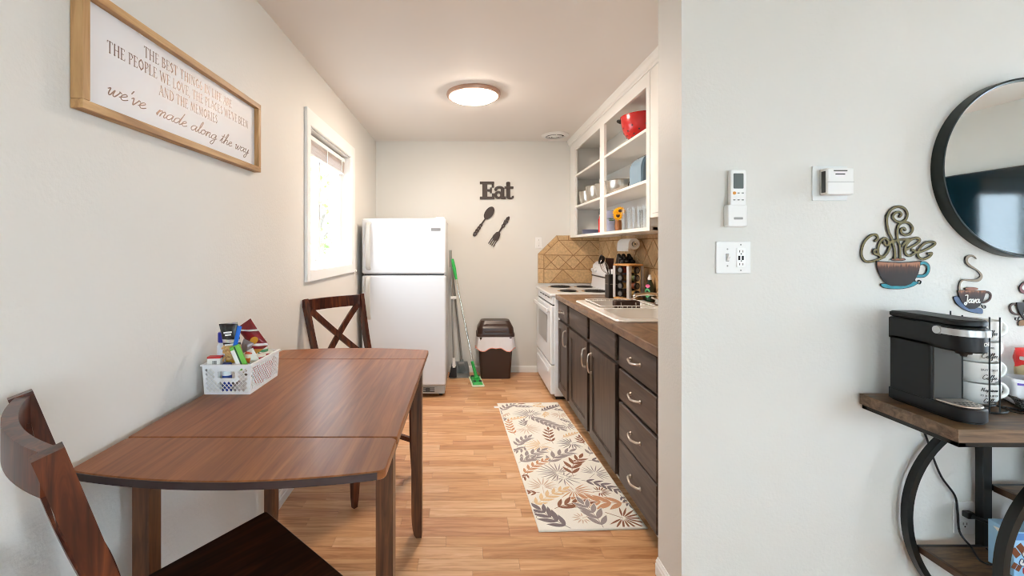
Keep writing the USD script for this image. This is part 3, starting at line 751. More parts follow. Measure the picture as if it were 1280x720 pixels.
for s in (-1, 1):
    lf = part(tb, 'leaf', slab(leaf(s), TH - .022, TH), TABLE_TOP)
    e = np.array([(x, s * (.6005 + .048 * (1 - (x / .37) ** 2)), TH - .011) for x in np.linspace(-.352, .352, 25)])
    part(lf, 'edge_band', sweep([(-.0012, -.0085), (.0012, -.0085), (.0012, .0085), (-.0012, .0085)], e), TABLE_EDGE, label='darker curved edge')
def leg(w, h, inner):
    """Square leg whose inner side curves in to a narrow foot."""
    n = 9
    P, rows = [], []
    zs = [h, .15] + list(np.linspace(.11, 0, n))
    V = []
    for z in zs:
        t = max(0, (.13 - z) / .13)
        k = w * .45 * (1 - math.sqrt(max(0, 1 - t * t)))
        x0, x1 = (-w / 2 + k, w / 2) if inner < 0 else (-w / 2, w / 2 - k)
        V += [(x0, -w / 2, z), (x1, -w / 2, z), (x1, w / 2, z), (x0, w / 2, z)]
    return as_tm(hull(V))
for sx in (-1, 1):
    for sy in (-1, 1):
        part(tb, 'leg', moved(leg(.047, TH - .022, -sx), (sx * .334, sy * .395, 0)), TABLE_LEG)
for m in (cbox(-.31, .31, -.405, -.385, TH - .10, TH - .022, .002), cbox(-.31, .31, .385, .405, TH - .10, TH - .022, .002), cbox(-.345, -.325, -.37, .37, TH - .10, TH - .022, .002), cbox(.325, .345, -.37, .37, TH - .10, TH - .022, .002)):
    part(tb, 'apron', moved(m, (0, 0, 0)), TABLE_LEG)

# ================================================================== dining chairs (fronts face local +y)
WF, WB, YT, WT, HS, HT = .234, .170, .332, .197, .52, 1.015
def chair(label, loc, rz):
    c = thing('dining_chair', label, 'chair', loc, rz, group=None)
    seat = [( -WF, .2), (WF, .2), (WB + .01, -.2), (-WB - .01, -.2)]
    g = Polygon(seat).buffer(-.012).buffer(.012, quad_segs=4)
    part(c, 'seat', slab(g, HS - .028, HS, .005), SEAT_WOOD)
    for s in (-1, 1):
        z = [0, .25, HS - .03, HS + .08, .75, HT]
        yy = [-.245, -.20, -.185, -.20, -.255, -YT]
        xx = [WB - .005, WB - .005, WB, WB + .004, (WB + WT) / 2, WT]
        path = smooth_line(np.stack([s * np.array(xx), yy, z], 1), 5)
        part(c, 'back_post', sweep(rect(.026, .038), path, up=(0, 1, 0)), CHAIR_WOOD)
        P = []
        for zz, w in ((HS - .028, .04), (.16, .038), (.05, .03), (0, .022)):
            off = s * .01 * (1 - zz / HS)
            for a in (-1, 1):
                for b in (-1, 1):
                    P.append((s * (WF - .035) + off + a * w / 2, .165 + b * w / 2, zz))
        part(c, 'front_leg', hull(P), CHAIR_WOOD)
        part(c, 'side_rail', sweep(rect(.02, .055), [(s * (WB - .002), -.17, HS - .06), (s * (WF - .035), .16, HS - .06)]), CHAIR_WOOD)
        part(c, 'side_stretcher', sweep(rect(.02, .025), [(s * (WB - .002), -.195, .2), (s * (WF - .033), .16, .2)]), CHAIR_WOOD)
    part(c, 'front_rail', cbox(-WF + .05, WF - .05, .155, .175, HS - .09, HS - .028, .002), CHAIR_WOOD)
    part(c, 'rear_rail', cbox(-WB + .01, WB - .01, -.2, -.18, HS - .09, HS - .028, .002), CHAIR_WOOD)
    def arc(w, yb, z, bulge=.05, n=15):
        return np.array([(x, yb - bulge * (1 - (x / w) ** 2), z) for x in np.linspace(-w, w, n)])
    part(c, 'top_rail', sweep(rect(.022, .068), arc(WT - .012, -YT + .004, HT - .036, .03)), CHAIR_WOOD)
    part(c, 'lower_rail', sweep(rect(.02, .045), arc(WB + .005, -.215, HS + .10, .02)), CHAIR_WOOD)
    for s in (-1, 1):
        q = []
        for t in np.linspace(0, 1, 13):
            x = s * (WT - .03) * (1 - t) - s * (WB - .02) * t
            z = HT - .065 - t * (HT - .065 - HS - .115)
            yb = -YT + .02 + t * (YT - .235)
            bl = .03 * (1 - t) + .018 * t
            q.append((x, yb - bl * (1 - min(1, (x / WT) ** 2)) + s * .004, z))
        part(c, 'cross_slat', sweep(rect(.034, .016), q, up=(0, 1, .2)), CHAIR_WOOD)
    return c
near_chair = chair('dark espresso wooden chair in the near left corner, seat under the table', (-.558, 1.036, 0), -40.5)
far_chair = clone(near_chair, (-.556, 2.500, 0), -130.0, 'dark wooden cross-back chair at the far end of the table by the window')
tag(near_chair, group='cross-back dining chairs'); tag(far_chair, group='cross-back dining chairs')

# ================================================================== rug with printed leaves
RW, RL = .512, 1.66
rug = thing('runner_rug', 'cream runner rug printed with brown and grey leaves in front of the cabinets', 'rug', (.559, 2.88, 0), 2.5)
part(rug, 'mat', rslab(-RW / 2, RW / 2, -RL / 2, RL / 2, 0, .007, .006, .002), plain('rug_cream', (240, 235, 224), .9, grain=.06, gscale=500, bump=.3, bscale=600), smooth=False)
for s in (-1, 1):
    part(rug, 'hem', cbox(-RW / 2 - .002, RW / 2 + .002, s * RL / 2 - .004, s * RL / 2 + .004, 0, .0085, .002), plain('rug_hem', (228, 222, 210), .9))
part(rug, 'care_label', rslab(-RW / 2 - .035, -RW / 2 + .01, .74, .78, .001, .003, .006, .0008), WHITE_PLASTIC)
INK = dict(g=plain('ink_grey', (156, 144, 142), .9, grain=.18, gscale=300), d=plain('ink_mauve', (124, 112, 114), .9, grain=.18, gscale=300), b=plain('ink_brown', (142, 96, 72), .9, grain=.18, gscale=300),
           o=plain('ink_tan', (200, 148, 112), .9, grain=.18, gscale=300), c=plain('ink_cream', (226, 194, 150), .9, grain=.14, gscale=300), t=plain('ink_beige', (212, 186, 164), .9, grain=.14, gscale=300))
def leaf2(p, ang, ln, w):
    t = np.linspace(0, 1, 7)
    s = np.sin(PI * t ** .85) * w / 2
    pts = np.r_[np.c_[t * ln, s], np.c_[t[::-1] * ln, -s[::-1]]]
    c, q = math.cos(ang), math.sin(ang)
    return Polygon(np.c_[p[0] + c * pts[:, 0] - q * pts[:, 1], p[1] + q * pts[:, 0] + c * pts[:, 1]]).buffer(0)
def branch(p0, p1, n, ln, w, curve=.1, spread=.62):
    w = min(w * .92, ln * .3)
    p0, p1 = np.array(p0), np.array(p1)
    d = p1 - p0
    L_ = np.linalg.norm(d)
    nrm = np.array((-d[1], d[0])) / L_
    line = [p0 + d * t + nrm * curve * L_ * math.sin(PI * t) for t in np.linspace(0, 1, 12)]
    g = [LineString(line).buffer(.0014)]
    for k in range(n):
        t = (k + .6) / (n + .2)
        p = p0 + d * t + nrm * curve * L_ * math.sin(PI * t)
        a = math.atan2(d[1], d[0]) + math.atan(curve * PI * math.cos(PI * t))
        f = (1 - .45 * abs(t - .4)) * min(1.0, L_ / (n * .055) + .35)
        for s in (-1, 1):
            g.append(leaf2(p, a + s * spread, ln * f, w * f))
    g.append(leaf2(line[-1], math.atan2(d[1], d[0]) - curve, ln * .8, w * .9))
    return unary_union(g)
def fan(p, ang, ln, n=11, w=.011):
    g = []
    for k in range(n):
        a = ang + (k - (n - 1) / 2) * 4.0 / (n - 1)
        g.append(leaf2(np.array(p) + .012 * np.array((math.cos(a), math.sin(a))), a, ln * (1 - .35 * abs(k - (n - 1) / 2) / n * 2), w * .8))
    g.append(LineString([p, (p[0] - math.cos(ang) * ln * .7, p[1] - math.sin(ang) * ln * .7)]).buffer(.0014))
    return unary_union(g)
MOTIFS = [
    ('branch', 'g', ((0.051, -0.831), (0.017, -0.637), 4, 0.1, 0.038, -0.05)),
    ('branch', 'd', ((-0.105, -0.82), (-0.211, -0.675), 4, 0.1, 0.045, 0.05)),
    ('branch', 'b', ((-0.14, -0.664), (0.02, -0.627), 4, 0.09, 0.026, 0.1)),
    ('branch', 'o', ((0.247, -0.632), (0.031, -0.592), 4, 0.11, 0.036, 0.05)),
    ('branch', 'c', ((-0.245, -0.645), (-0.056, -0.498), 5, 0.075, 0.026, 0.05)),
    ('branch', 'd', ((0.077, -0.406), (0.238, -0.522), 5, 0.065, 0.032, 0.1)),
    ('branch', 'b', ((0.042, -0.362), (0.143, -0.151), 4, 0.1, 0.03, 0.1)),
    ('branch', 'o', ((-0.241, -0.331), (-0.08, -0.17), 5, 0.065, 0.024, 0.05)),
    ('branch', 'g', ((-0.244, -0.191), (-0.137, -0.139), 3, 0.08, 0.03, 0.1)),
    ('branch', 'g', ((-0.238, -0.172), (-0.076, -0.041), 4, 0.09, 0.028, 0.05)),
    ('branch', 'g', ((-0.067, -0.215), (0.103, -0.062), 4, 0.1, 0.03, 0.1)),
    ('branch', 'b', ((0.03, 0.064), (0.048, 0.276), 4, 0.075, 0.022, 0.05)),
    ('branch', 'g', ((-0.219, 0.019), (-0.124, 0.158), 4, 0.08, 0.026, 0.1)),
    ('branch', 'o', ((-0.202, 0.207), (-0.215, 0.442), 5, 0.065, 0.02, 0.05)),
    ('branch', 'c', ((-0.234, 0.461), (-0.101, 0.52), 5, 0.05, 0.022, 0.05)),
    ('branch', 'g', ((-0.047, 0.536), (0.137, 0.305), 7, 0.09, 0.03, 0.03)),
    ('branch', 'd', ((0.072, 0.639), (0.258, 0.768), 7, 0.06, 0.02, 0.05)),
    ('branch', 'g', ((-0.238, 0.653), (-0.133, 0.796), 4, 0.08, 0.024, 0.1)),
    ('branch', 'c', ((0.013, 0.768), (0.115, 0.731), 4, 0.05, 0.02, 0.05)),
    ('branch', 'c', ((0.116, 0.148), (0.23, 0.22), 5, 0.05, 0.02, 0.05)),
    ('branch', 'g', ((-0.139, 0.753), (-0.015, 0.748), 4, 0.06, 0.02, 0.05)),
    ('branch', 'g', ((0.168, 0.48), (0.225, 0.423), 3, 0.05, 0.03, 0.1)),
    ('branch', 'b', ((0.083, -0.174), (0.109, -0.187), 3, 0.06, 0.02, 0.0)),
    ('branch', 'd', ((0.235, -0.559), (0.247, -0.647), 3, 0.05, 0.02, 0.0)),
    ('branch', 'd', ((-0.248, -0.733), (-0.224, -0.684), 2, 0.05, 0.02, 0.0)),
    ('fan', 'b', ((0.17, -0.755), -0.62, 0.12, 12, 0.013)),
    ('fan', 't', ((-0.158, -0.46), 1.48, 0.09, 12, 0.01)),
    ('fan', 'o', ((0.002, -0.501), -1.36, 0.12, 14, 0.009)),
    ('fan', 'g', ((0.175, -0.336), 0.83, 0.1, 13, 0.008)),
    ('fan', 'g', ((-0.035, -0.321), 2.38, 0.13, 15, 0.009)),
    ('fan', 'g', ((-0.016, -0.372), -0.71, 0.09, 9, 0.009)),
    ('fan', 'd', ((0.156, 0.058), -2.77, 0.1, 13, 0.009)),
    ('fan', 'c', ((-0.058, 0.039), -2.61, 0.12, 13, 0.01)),
    ('fan', 't', ((-0.109, 0.316), -0.85, 0.11, 13, 0.009)),
    ('fan', 'g', ((-0.03, 0.584), 3.11, 0.13, 14, 0.01)),
    ('fan', 'g', ((-0.014, 0.593), 0.5, 0.07, 9, 0.008)),
    ('fan', 't', ((0.207, 0.574), -1.64, 0.09, 12, 0.009)),
    ('fan', 'g', ((0.199, 0.353), -1.3, 0.08, 12, 0.009)),
    ('fan', 'c', ((-0.256, -0.615), -2.55, 0.06, 7, 0.012)),
]
field_ = sbox(-RW / 2 + .006, -RL / 2 + .008, RW / 2 - .006, RL / 2 - .008)
shapes_, over = [], Polygon()
for kind_, ink, a in MOTIFS:
    g = (branch(*a) if kind_ == 'branch' else fan(*a)).intersection(field_).difference(over)
    shapes_.append((ink, unary_union([q for q in polys(g) if q.area > 3e-5])))
    over = over.union(g.buffer(.0035))
rf_ = random.Random(21)
taken = unary_union([g.buffer(.004) for _, g in shapes_])
for _ in range(700):                                  # smaller sprigs in the gaps
    p = (rf_.uniform(-.25, .25), rf_.uniform(-.82, .82))
    an, ln = rf_.uniform(0, 2 * PI), rf_.uniform(.05, .09)
    g = fan(p, an, ln * .8, rf_.choice((9, 11, 13)), .009) if rf_.random() < .45 else branch(p, (p[0] + ln * 1.6 * math.cos(an), p[1] + ln * 1.6 * math.sin(an)), 3, ln, ln * .3, .08)
    g = g.intersection(field_)
    if g.area > 4e-4 and g.intersection(taken).area < .05 * g.area:
        shapes_.append((rf_.choice('gggdbbotc'), g))
        taken = taken.union(g.buffer(.004))
for k, (ink, g) in enumerate(shapes_):
    if polys(g):
        part(rug, 'leaf_print', moved(extr(g, .0006), (0, 0, .0069 + .00004 * (k % 9))), INK[ink], smooth=False)
# ================================================================== framed sign on the left wall
def on_left(m, y, z, x=XL):          # lies on the left wall: u = +y, v = +z, out = +x
    return frame_map(m, (x, y, z), (0, 1, 0), (0, 0, 1))
SY, SZ, SW_, SH = 1.055, 1.655, .92, .302
sign = thing('framed_sign', 'white wall sign with printed quote in a long natural wood frame', 'sign', (XL, SY, SZ))
FRAME_WOOD = wood('sign_frame_wood', [(.3, (150, 108, 64)), (.5, (184, 142, 92)), (.7, (206, 168, 118))], (30, 3, 30), .5, .12)
FRAME_WOOD_V = wood('sign_frame_wood_upright', [(.3, (150, 108, 64)), (.5, (184, 142, 92)), (.7, (206, 168, 118))], (30, 30, 3), .5, .12)
for m, w in ((cbox(.001, .032, 0, SW_, 0, .022, .001), FRAME_WOOD), (cbox(.001, .032, 0, SW_, SH - .022, SH, .001), FRAME_WOOD), (cbox(.001, .032, 0, .022, .0225, SH - .0225, .001), FRAME_WOOD_V), (cbox(.001, .032, SW_ - .022, SW_, .0225, SH - .0225, .001), FRAME_WOOD_V)):
    part(sign, 'frame_rail', m, w)
part(sign, 'board', box(.002, .012, .018, SW_ - .018, .018, SH - .018), plain('sign_board', (226, 226, 228), .5), smooth=False)
FOIL = plain('bronze_foil', (104, 84, 74), .38, metal=.8)
for text, a, b, z in (('THE BEST THINGS IN LIFE ARE', 1.282, 1.766, 1.877), ("THE PEOPLE WE LOVE, THE PLACES WE'VE BEEN", 1.150, 1.897, 1.832), ('AND THE MEMORIES', 1.345, 1.664, 1.787)):
    g, w = serif(text, .030)
    g = affinity.scale(g, (b - a) / w, 1, origin=(0, 0))
    part(sign, 'lettering', on_left(extr(g, .0005), a, z, XL + .0119), FOIL, smooth=False, world=True)
g, w = cursive("we've  made along the way", .019, .0024, .35)
part(sign, 'lettering', on_left(extr(affinity.scale(g, (1.897 - 1.146) / w, 1, origin=(0, 0)), .0005), 1.146, 1.722, XL + .0119), FOIL, smooth=False, world=True)

# ================================================================== blind, cord hook
bl = thing('mini_blind', 'white mini blind raised into a bunch at the window top', 'blind', (XL - .045, 3.12, 1.93))
part(bl, 'headrail', cbox(-.02, .014, -.455, .455, .075, .105, .003), WHITE_PLASTIC)
SLAT = plain('blind_slat', (232, 222, 216), .5)
rs = random.Random(4)
for k in range(13):
    z = .066 - k * .0062
    t = rs.uniform(-.0015, .0015)
    part(bl, 'slat', sweep([(-.0125, -.001 + t), (0, .0008), (.0125, -.001 - t), (.0125, 0 - t), (0, .0018), (-.0125, 0 + t)], [(0, -.45 + rs.uniform(0, .004), z), (0, -.2, z - .003), (0, .15, z - .002), (0, .45, z)]), SLAT)
part(bl, 'bottom_rail', cbox(-.013, .013, -.45, .45, -.026, -.014, .003), WHITE_PLASTIC)
for y in (-.36, 0, .36):
    part(bl, 'ladder_tape', cbox(.0145, .017, y - .006, y + .006, -.03, .08, .0008), WHITE_PLASTIC)
hk = thing('cord_cleat', 'small metal cord hook with two hanging cords beside the window', 'hook', (XL + .0005, 3.72, 1.105))
part(hk, 'hook', [tube([(0, 0, 0), (.02, 0, 0), (.026, 0, .012), (.02, 0, .02)], .003, 6, k=3), cyl((0, 0, 0), (.003, 0, 0), .008)], STEEL)
for d in (-.012, .006):
    part(hk, 'cord', tube([(.014, d, .14), (.012, d, 0), (.012, d + .004, -.09 + d * 3)], .0012, 5, k=3), WHITE_PLASTIC)

# ================================================================== outside the kitchen window
ext = thing('neighbour_house', 'pale sided house wall beyond the kitchen window', 'house', (-4.4, 6.0, -.3))
SIDING = plain('pale_siding', (214, 222, 228), .7)
for k in range(20):
    part(ext, 'siding_board', hull([(0, -4, .18 * k), (.03, -4, .18 * k), (.012, -4, .18 * k + .18), (0, -4, .18 * k + .18), (0, 6, .18 * k), (.03, 6, .18 * k), (.012, 6, .18 * k + .18), (0, 6, .18 * k + .18)]), SIDING, smooth=False)
part(ext, 'wall_core', box(-.3, 0, -4, 6, 0, 3.7), SIDING, smooth=False)
BARK = plain('bark', (120, 110, 100), .9, bump=.4, bscale=30)
LEAF = usdkit.material(stage, '/World/Looks/leaf', {'d': ('diffuse_bsdf', dict(color=lin(104, 134, 72))), 't': ('translucent_bsdf', dict(color=lin(140, 170, 80))), 'm': ('mix_closure', dict(fac=.35))}, [('d.BSDF', 'm.closure1'), ('t.BSDF', 'm.closure2')], surface='m.closure')
def tree(loc, label, h=3.4, n=420, seed=1):
    r = np.random.default_rng(seed)
    t = thing('garden_tree', label, 'tree', loc)
    st = [tube([(0, 0, 0), (.04, .02, h * .4), (-.03, .05, h * .85)], .06, 8, k=4)]
    for k in range(9):
        a = r.uniform(0, 2 * PI); z = h * r.uniform(.3, .8)
        st.append(tube([(0, 0, z), (.3 * math.cos(a), .3 * math.sin(a), z + .25), (.6 * math.cos(a), .6 * math.sin(a), z + .4)], .02, 6, k=3))
    part(t, 'trunk', st, BARK)
    V, F = [], []
    for k in range(n):
        c = r.normal(0, 1, 3); c = c / np.linalg.norm(c) * r.uniform(.3, 1) ** .5 * np.array((.75, .75, h * .36)) + (0, 0, h * .66)
        a, b = r.normal(0, 1, (2, 3)); a /= np.linalg.norm(a); b = np.cross(a, b); b /= np.linalg.norm(b)
        i = len(V)
        V += [c - a * .06, c + b * .03, c + a * .07, c - b * .03]
        F += [(i, i + 1, i + 2), (i, i + 2, i + 3)]
    part(t, 'leaves', trimesh.Trimesh(np.array(V), F, process=False), LEAF, smooth=False, kind='stuff')
tree((-2.35, 7.0, -.3), 'leafy garden tree close outside the kitchen window')
tree((.7, -5.2, -.3), 'leafy garden tree outside the wide window behind the viewer', 3.0, 900, 3)
tree((-.6, -6.4, -.3), 'taller leafy garden tree further behind the viewer', 4.0, 900, 5)

# ================================================================== the end wall: letters, spoon, fork, switch plate
def back(m, x=0, z=0):
    return facing(m, (x, YB - .0005, z))
def EP(cx, cy):        # sketch -> wall metres
    return ((580 + cx / 7.2 - 582) / 118.18, 1.32 + (309 - 220 - cy / 7.2) / 118.18)
def R_(x0, y0, x1, y1):
    a, b = EP(x0, y1), EP(x1, y0)
    return sbox(a[0], a[1], b[0], b[1])
def EL(cx, cy, rx, ry):
    p = EP(cx, cy)
    return affinity.scale(Point(p).buffer(1, quad_segs=12), rx / 7.2 / 118.18, ry / 7.2 / 118.18)
SIGN_BROWN = plain('sign_dark_brown', (66, 56, 52), .6)
e_ = unary_union([R_(166, 60, 208, 202), R_(143, 53, 270, 74), R_(250, 60, 268, 104), R_(200, 121, 246, 140), R_(234, 106, 249, 156), R_(143, 188, 272, 209), R_(252, 158, 271, 200)])
a_ = unary_union([EL(309, 172, 37, 34).difference(EL(311, 172, 15, 17)), R_(331, 118, 361, 206), R_(340, 186, 376, 208), EL(318, 122, 44, 30).difference(EL(316, 131, 26, 18)).intersection(R_(270, 88, 365, 128)), EL(286, 122, 13, 13)])
t_ = unary_union([R_(380, 60, 414, 196), EL(397, 62, 17, 8), R_(364, 96, 443, 114), EL(415, 188, 35, 21).difference(EL(424, 180, 14, 14)).intersection(R_(380, 180, 446, 210)), EL(437, 190, 9, 8)])
es = thing('eat_sign', 'dark brown cut-out letters reading Eat on the kitchen end wall', 'sign', (.33, YB, 1.92))
for g in (e_, a_, t_):
    part(es, 'letter', back(extr(g.buffer(.002).buffer(-.001), .016)), SIGN_BROWN, smooth=False, world=True)
def capsule_shape(pts, ws):
    g = []
    for (a, b, wa, wb) in zip(pts[:-1], pts[1:], ws[:-1], ws[1:]):
        g.append(MultiPolygon([Point(a).buffer(wa / 2), Point(b).buffer(wb / 2)]).convex_hull if wa + wb > 0 else Point(a).buffer(.001))
    return unary_union(g)
# spoon
p0, p1 = np.array(EP(92, 532)), np.array(EP(255, 290))
d = (p1 - p0) / np.linalg.norm(p1 - p0)
Ls = np.linalg.norm(p1 - p0)
ang = math.degrees(math.atan2(d[1], d[0]))
def along(t, off=0):
    return tuple(p0 + d * t * Ls + np.array((-d[1], d[0])) * off)
handle = capsule_shape([along(t) for t in (0, .06, .1, .16, .2, .26, .3, .36, .42, .62)], [.03, .042, .03, .042, .03, .038, .026, .032, .018, .014])
bowl = affinity.rotate(affinity.scale(Point(along(.82)).buffer(1, quad_segs=16), .075, .044), ang, origin=along(.82))
sp = thing('spoon_sign', 'dark brown cut-out spoon on the end wall, left of the fork', 'wall decoration', (.19, YB, 1.6))
g = handle.difference(unary_union([Point(along(t)).buffer(.004) for t in (.05, .13, .23, .33)])).union(bowl)
part(sp, 'spoon', back(extr(g, .012)), SIGN_BROWN, smooth=False, world=True)
part(sp, 'bowl_rim', back(moved(extr(bowl.difference(bowl.buffer(-.006)), .016))), SIGN_BROWN, smooth=False, world=True)
# fork
p0, p1 = np.array(EP(402, 372)), np.array(EP(242, 620))
d = (p1 - p0) / np.linalg.norm(p1 - p0)
Ls = np.linalg.norm(p1 - p0)
handle = unary_union([capsule_shape([along(t) for t in (0, .05, .1, .15, .22, .26, .31, .36, .55)], [.02, .036, .03, .044, .034, .026, .036, .022, .016])]).difference(unary_union([capsule_shape([along(.11, o), along(.2, o)], [.007, .006]) for o in (-.008, .008)] + [Point(along(.31)).buffer(.006)]))
head = capsule_shape([along(.55), along(.62), along(.72)], [.02, .055, .07])
tines = unary_union([LineString([along(.70, o), along(1.0, o * 1.05)]).buffer(.0042) for o in (-.029, -.0097, .0097, .029)])
fk = thing('fork_sign', 'dark brown cut-out fork pointing down on the end wall', 'wall decoration', (.36, YB, 1.5))
part(fk, 'fork', back(extr(unary_union([handle, head, tines]), .012)), SIGN_BROWN, smooth=False, world=True)
pl = thing('light_switch', 'white double-hole switch plate beside the tiled corner', 'switch', (.772, YB, 1.366))
part(pl, 'plate', back(rslab(-.036, .036, -.06, .06, 0, .006, .005, .002), .772, 1.366), WHITE_PLASTIC, world=True)
part(pl, 'toggle', [back(cbox(-.004, .004, -.011, .009, .005, .018, .001), .772, 1.366)], WHITE_PLASTIC, world=True)
for s in (-1, 1):
    part(pl, 'screw', back(moved(cyl((0, s * .03, .005), (0, s * .03, .0068), .0035)), .772, 1.366), STEEL, world=True)

# ================================================================== bin, dustpan, broom, mop
bn = thing('trash_bin', 'dark brown swing-lid kitchen bin with a white liner', 'bin', (.301, 4.51, 0))
BIN = plain('bin_brown', (56, 36, 28), .35)
part(bn, 'body', cut(frustum(.30, .20, .355, .25, 0, .42, .03, .035), frustum(.285, .185, .345, .24, .01, .43, .025, .03)), BIN, smooth=40)
LINER = plain('bin_liner', (232, 232, 236), .3, coat=.3)
rb = np.random.default_rng(5)
def liner():
    N, H_ = 72, 9
    V, F = [], []
    for j in range(H_):
        t = j / (H_ - 1)
        for i in range(N):
            a = 2 * PI * i / N
            c, s = math.cos(a), math.sin(a)
            k = (abs(c) ** 5 + abs(s) ** 5) ** (-1 / 5)
            fold = .006 * math.sin(a * 13 + 1.3 * t) * (.3 + t) + .004 * math.sin(a * 29 + 4 * t)
            w, dd = .191 + .005 * t + fold * .7, .131 + fold * .3
            z = .4245 - .122 * t - (.016 * math.sin(a * 5) + .008 * math.sin(a * 11)) * t
            V.append((w * c * k, min(dd * s * k, .131), z))
    for j in range(H_ - 1):
        for i in range(N):
            a, b = j * N + i, j * N + (i + 1) % N
            F += [(a, a + N, b), (b, a + N, b + N)]
    return trimesh.Trimesh(np.array(V), F, process=False)
lm = liner()
part(bn, 'liner', lm, LINER, smooth=True)
hem = lm.vertices[-72:]
part(bn, 'drawstring', tube(hem, .004, 6, closed=True), plain('drawstring_pink', (236, 150, 130), .4), label='pink drawstring hem of the liner')
part(bn, 'lid', [frustum(.386, .262, .386, .262, .425, .452, .05, .05), as_tm(man(frustum(.374, .252, .362, .235, .451, .51, .06, .06)) + man(frustum(.362, .235, .29, .15, .509, .578, .06, .05)))], BIN, smooth=50)
part(bn, 'flap', moved(facing(rslab(-.125, .125, 0, .085, 0, .008, .03, .003), (0, 0, 0)), (0, -.119, .468), rx=-20), plain('bin_flap', (66, 44, 36), .3), smooth=40)

dp = thing('dustpan', 'grey upright dustpan on a long handle beside the refrigerator', 'dustpan', (-.060, 4.515, 0))
pan = [(-.125, -.075, 0), (.125, -.075, 0), (.125, .09, 0), (-.125, .09, 0)]
outer = hull([(-.103, -.08, 0), (.103, -.08, 0), (-.103, -.08, .006), (.103, -.08, .006), (-.10, .09, 0), (.10, .09, 0), (-.08, .10, .125), (.08, .10, .125), (-.096, .02, .07), (.096, .02, .07)])
inner = hull([(-.096, -.09, .005), (.096, -.09, .005), (-.096, -.09, .2), (.096, -.09, .2), (-.093, .083, .006), (.093, .083, .006), (-.075, .093, .2), (.075, .093, .2)])
part(dp, 'pan', outer - inner, GREY_PLASTIC, smooth=20)
part(dp, 'neck', [frustum(.075, .02, .03, .018, .05, .15, .006, .006).apply_translation((.02, .085, 0)), cbox(-.015, .045, .01, .09, .1, .125, .004)], GREY_PLASTIC)
part(dp, 'handle', [cyl((.02, .085, .14), (-.07, .085, 1.02), .010), cyl((-.07, .085, 1.0), (-.078, .085, 1.10), .012)], plain('grey_pole', (146, 144, 138), .35, metal=.4))
br = thing('broom', 'grey-handled broom standing in the dustpan against the refrigerator', 'broom', (-.12, 4.42, 0))
part(br, 'handle', [cyl((.0, .0, .20), (-.03, .03, 1.2), .010), cyl((-.03, .03, 1.12), (-.0327, .0327, 1.29), .0135)], plain('grey_pole', (146, 144, 138), .35, metal=.4))
part(br, 'socket', cyl((.004, 0, .115), (0, 0, .21), .02, .014), WHITE_PLASTIC)
part(br, 'clip', rslab(-.03, .028, -.018, .025, .80, .825, .006, .003), WHITE_PLASTIC)
part(br, 'head', [hull([(-.02, -.014, .125), (.028, -.014, .125), (-.02, .014, .125), (.028, .014, .125), (-.05, -.014, .018), (.03, -.014, .018), (-.05, .014, .018), (.03, .014, .018)])], plain('bristle_black', (26, 26, 28), .7))
mp = thing('flat_mop', 'green and white flat floor mop leaning on the refrigerator side', 'mop', (.105, 4.31, 0), 6)
GREEN = plain('mop_green', (48, 178, 84), .4)
part(mp, 'pad', rslab(-.06, .06, -.16, .16, .001, .012, .012, .003), plain('mop_pad', (222, 238, 214), .9, bump=.4, bscale=300))
part(mp, 'plate', frustum(.095, .27, .075, .24, .012, .034, .01, .01), GREEN)
for sx in (-1, 1):
    for sy in (-1, 1):
        part(mp, 'pad_grip', rslab(sx * .028 - .014, sx * .028 + .014, sy * .085 - .022, sy * .085 + .022, .032, .037, .006, .001), BLACK)
part(mp, 'joint', [rslab(-.024, .024, -.03, .03, .034, .06, .01, .004), cyl((0, 0, .05), (-.04, .02, .20), .017, .014)], GREEN)
def lean(t):
    return np.array((-.01, 0, .06)) * (1 - t) + np.array((-.224, .164, 1.20)) * t
part(mp, 'pole', [cyl(lean(.12), lean(.5), .0095), cyl(lean(.48), lean(.84), .0105)], CHROME)
part(mp, 'grip', [cyl(lean(.82), lean(.92), .012, .019), cyl(lean(.92), lean(1.0), .019, .014)], GREEN)
# ================================================================== in the open wall cabinet
Z_BOT, Z_MID, Z_TOP = 1.442, 1.735, 2.05
def bowl_mesh(r, h, foot=.4, t=.004, n=40, curve=.55):
    o = [(r * (foot + (1 - foot) * math.sin(PI / 2 * k) ** curve * 1), h * (1 - math.cos(PI / 2 * k))) for k in np.linspace(0.0, 1, 14)]
    i = [(max(0, a - t), b + t * (1 if b < h * .5 else .3)) for a, b in o]
    return lathe([(0, 0)] + o + [(r + .004, h), (r + .004, h + .002)] + [(a, min(b, h + .002)) for a, b in i[::-1]] + [(0, t)], n)
RED = plain('red_enamel', (206, 28, 26), .2, coat=.5)
co = thing('colander', 'bright red colander with black side handles on the top cabinet shelf', 'colander', (1.250, 3.12, Z_TOP))
cm = bowl_mesh(.142, .165, .30, curve=.8)
cm.apply_translation((0, 0, .03))
part(co, 'bowl', cm, RED, smooth=50)
part(co, 'foot', lathe([(.052, 0), (.06, 0), (.054, .036), (.046, .036)], 32), RED)
holes = []
for j in range(4):
    for k in range(9):
        a = 2 * PI * (k + .5 * (j % 2)) / 9
        u = .25 + .14 * j
        r = .142 * (.30 + .70 * math.sin(PI / 2 * u) ** .8)
        z = .03 + .165 * (1 - math.cos(PI / 2 * u))
        holes.append(cyl((r * math.cos(a) * .985, r * math.sin(a) * .985, z), ((r + .0015) * math.cos(a), (r + .0015) * math.sin(a), z - .001), .006, n=8))
part(co, 'drain_holes', holes, plain('hole_dark', (60, 10, 10), .6), kind='stuff')
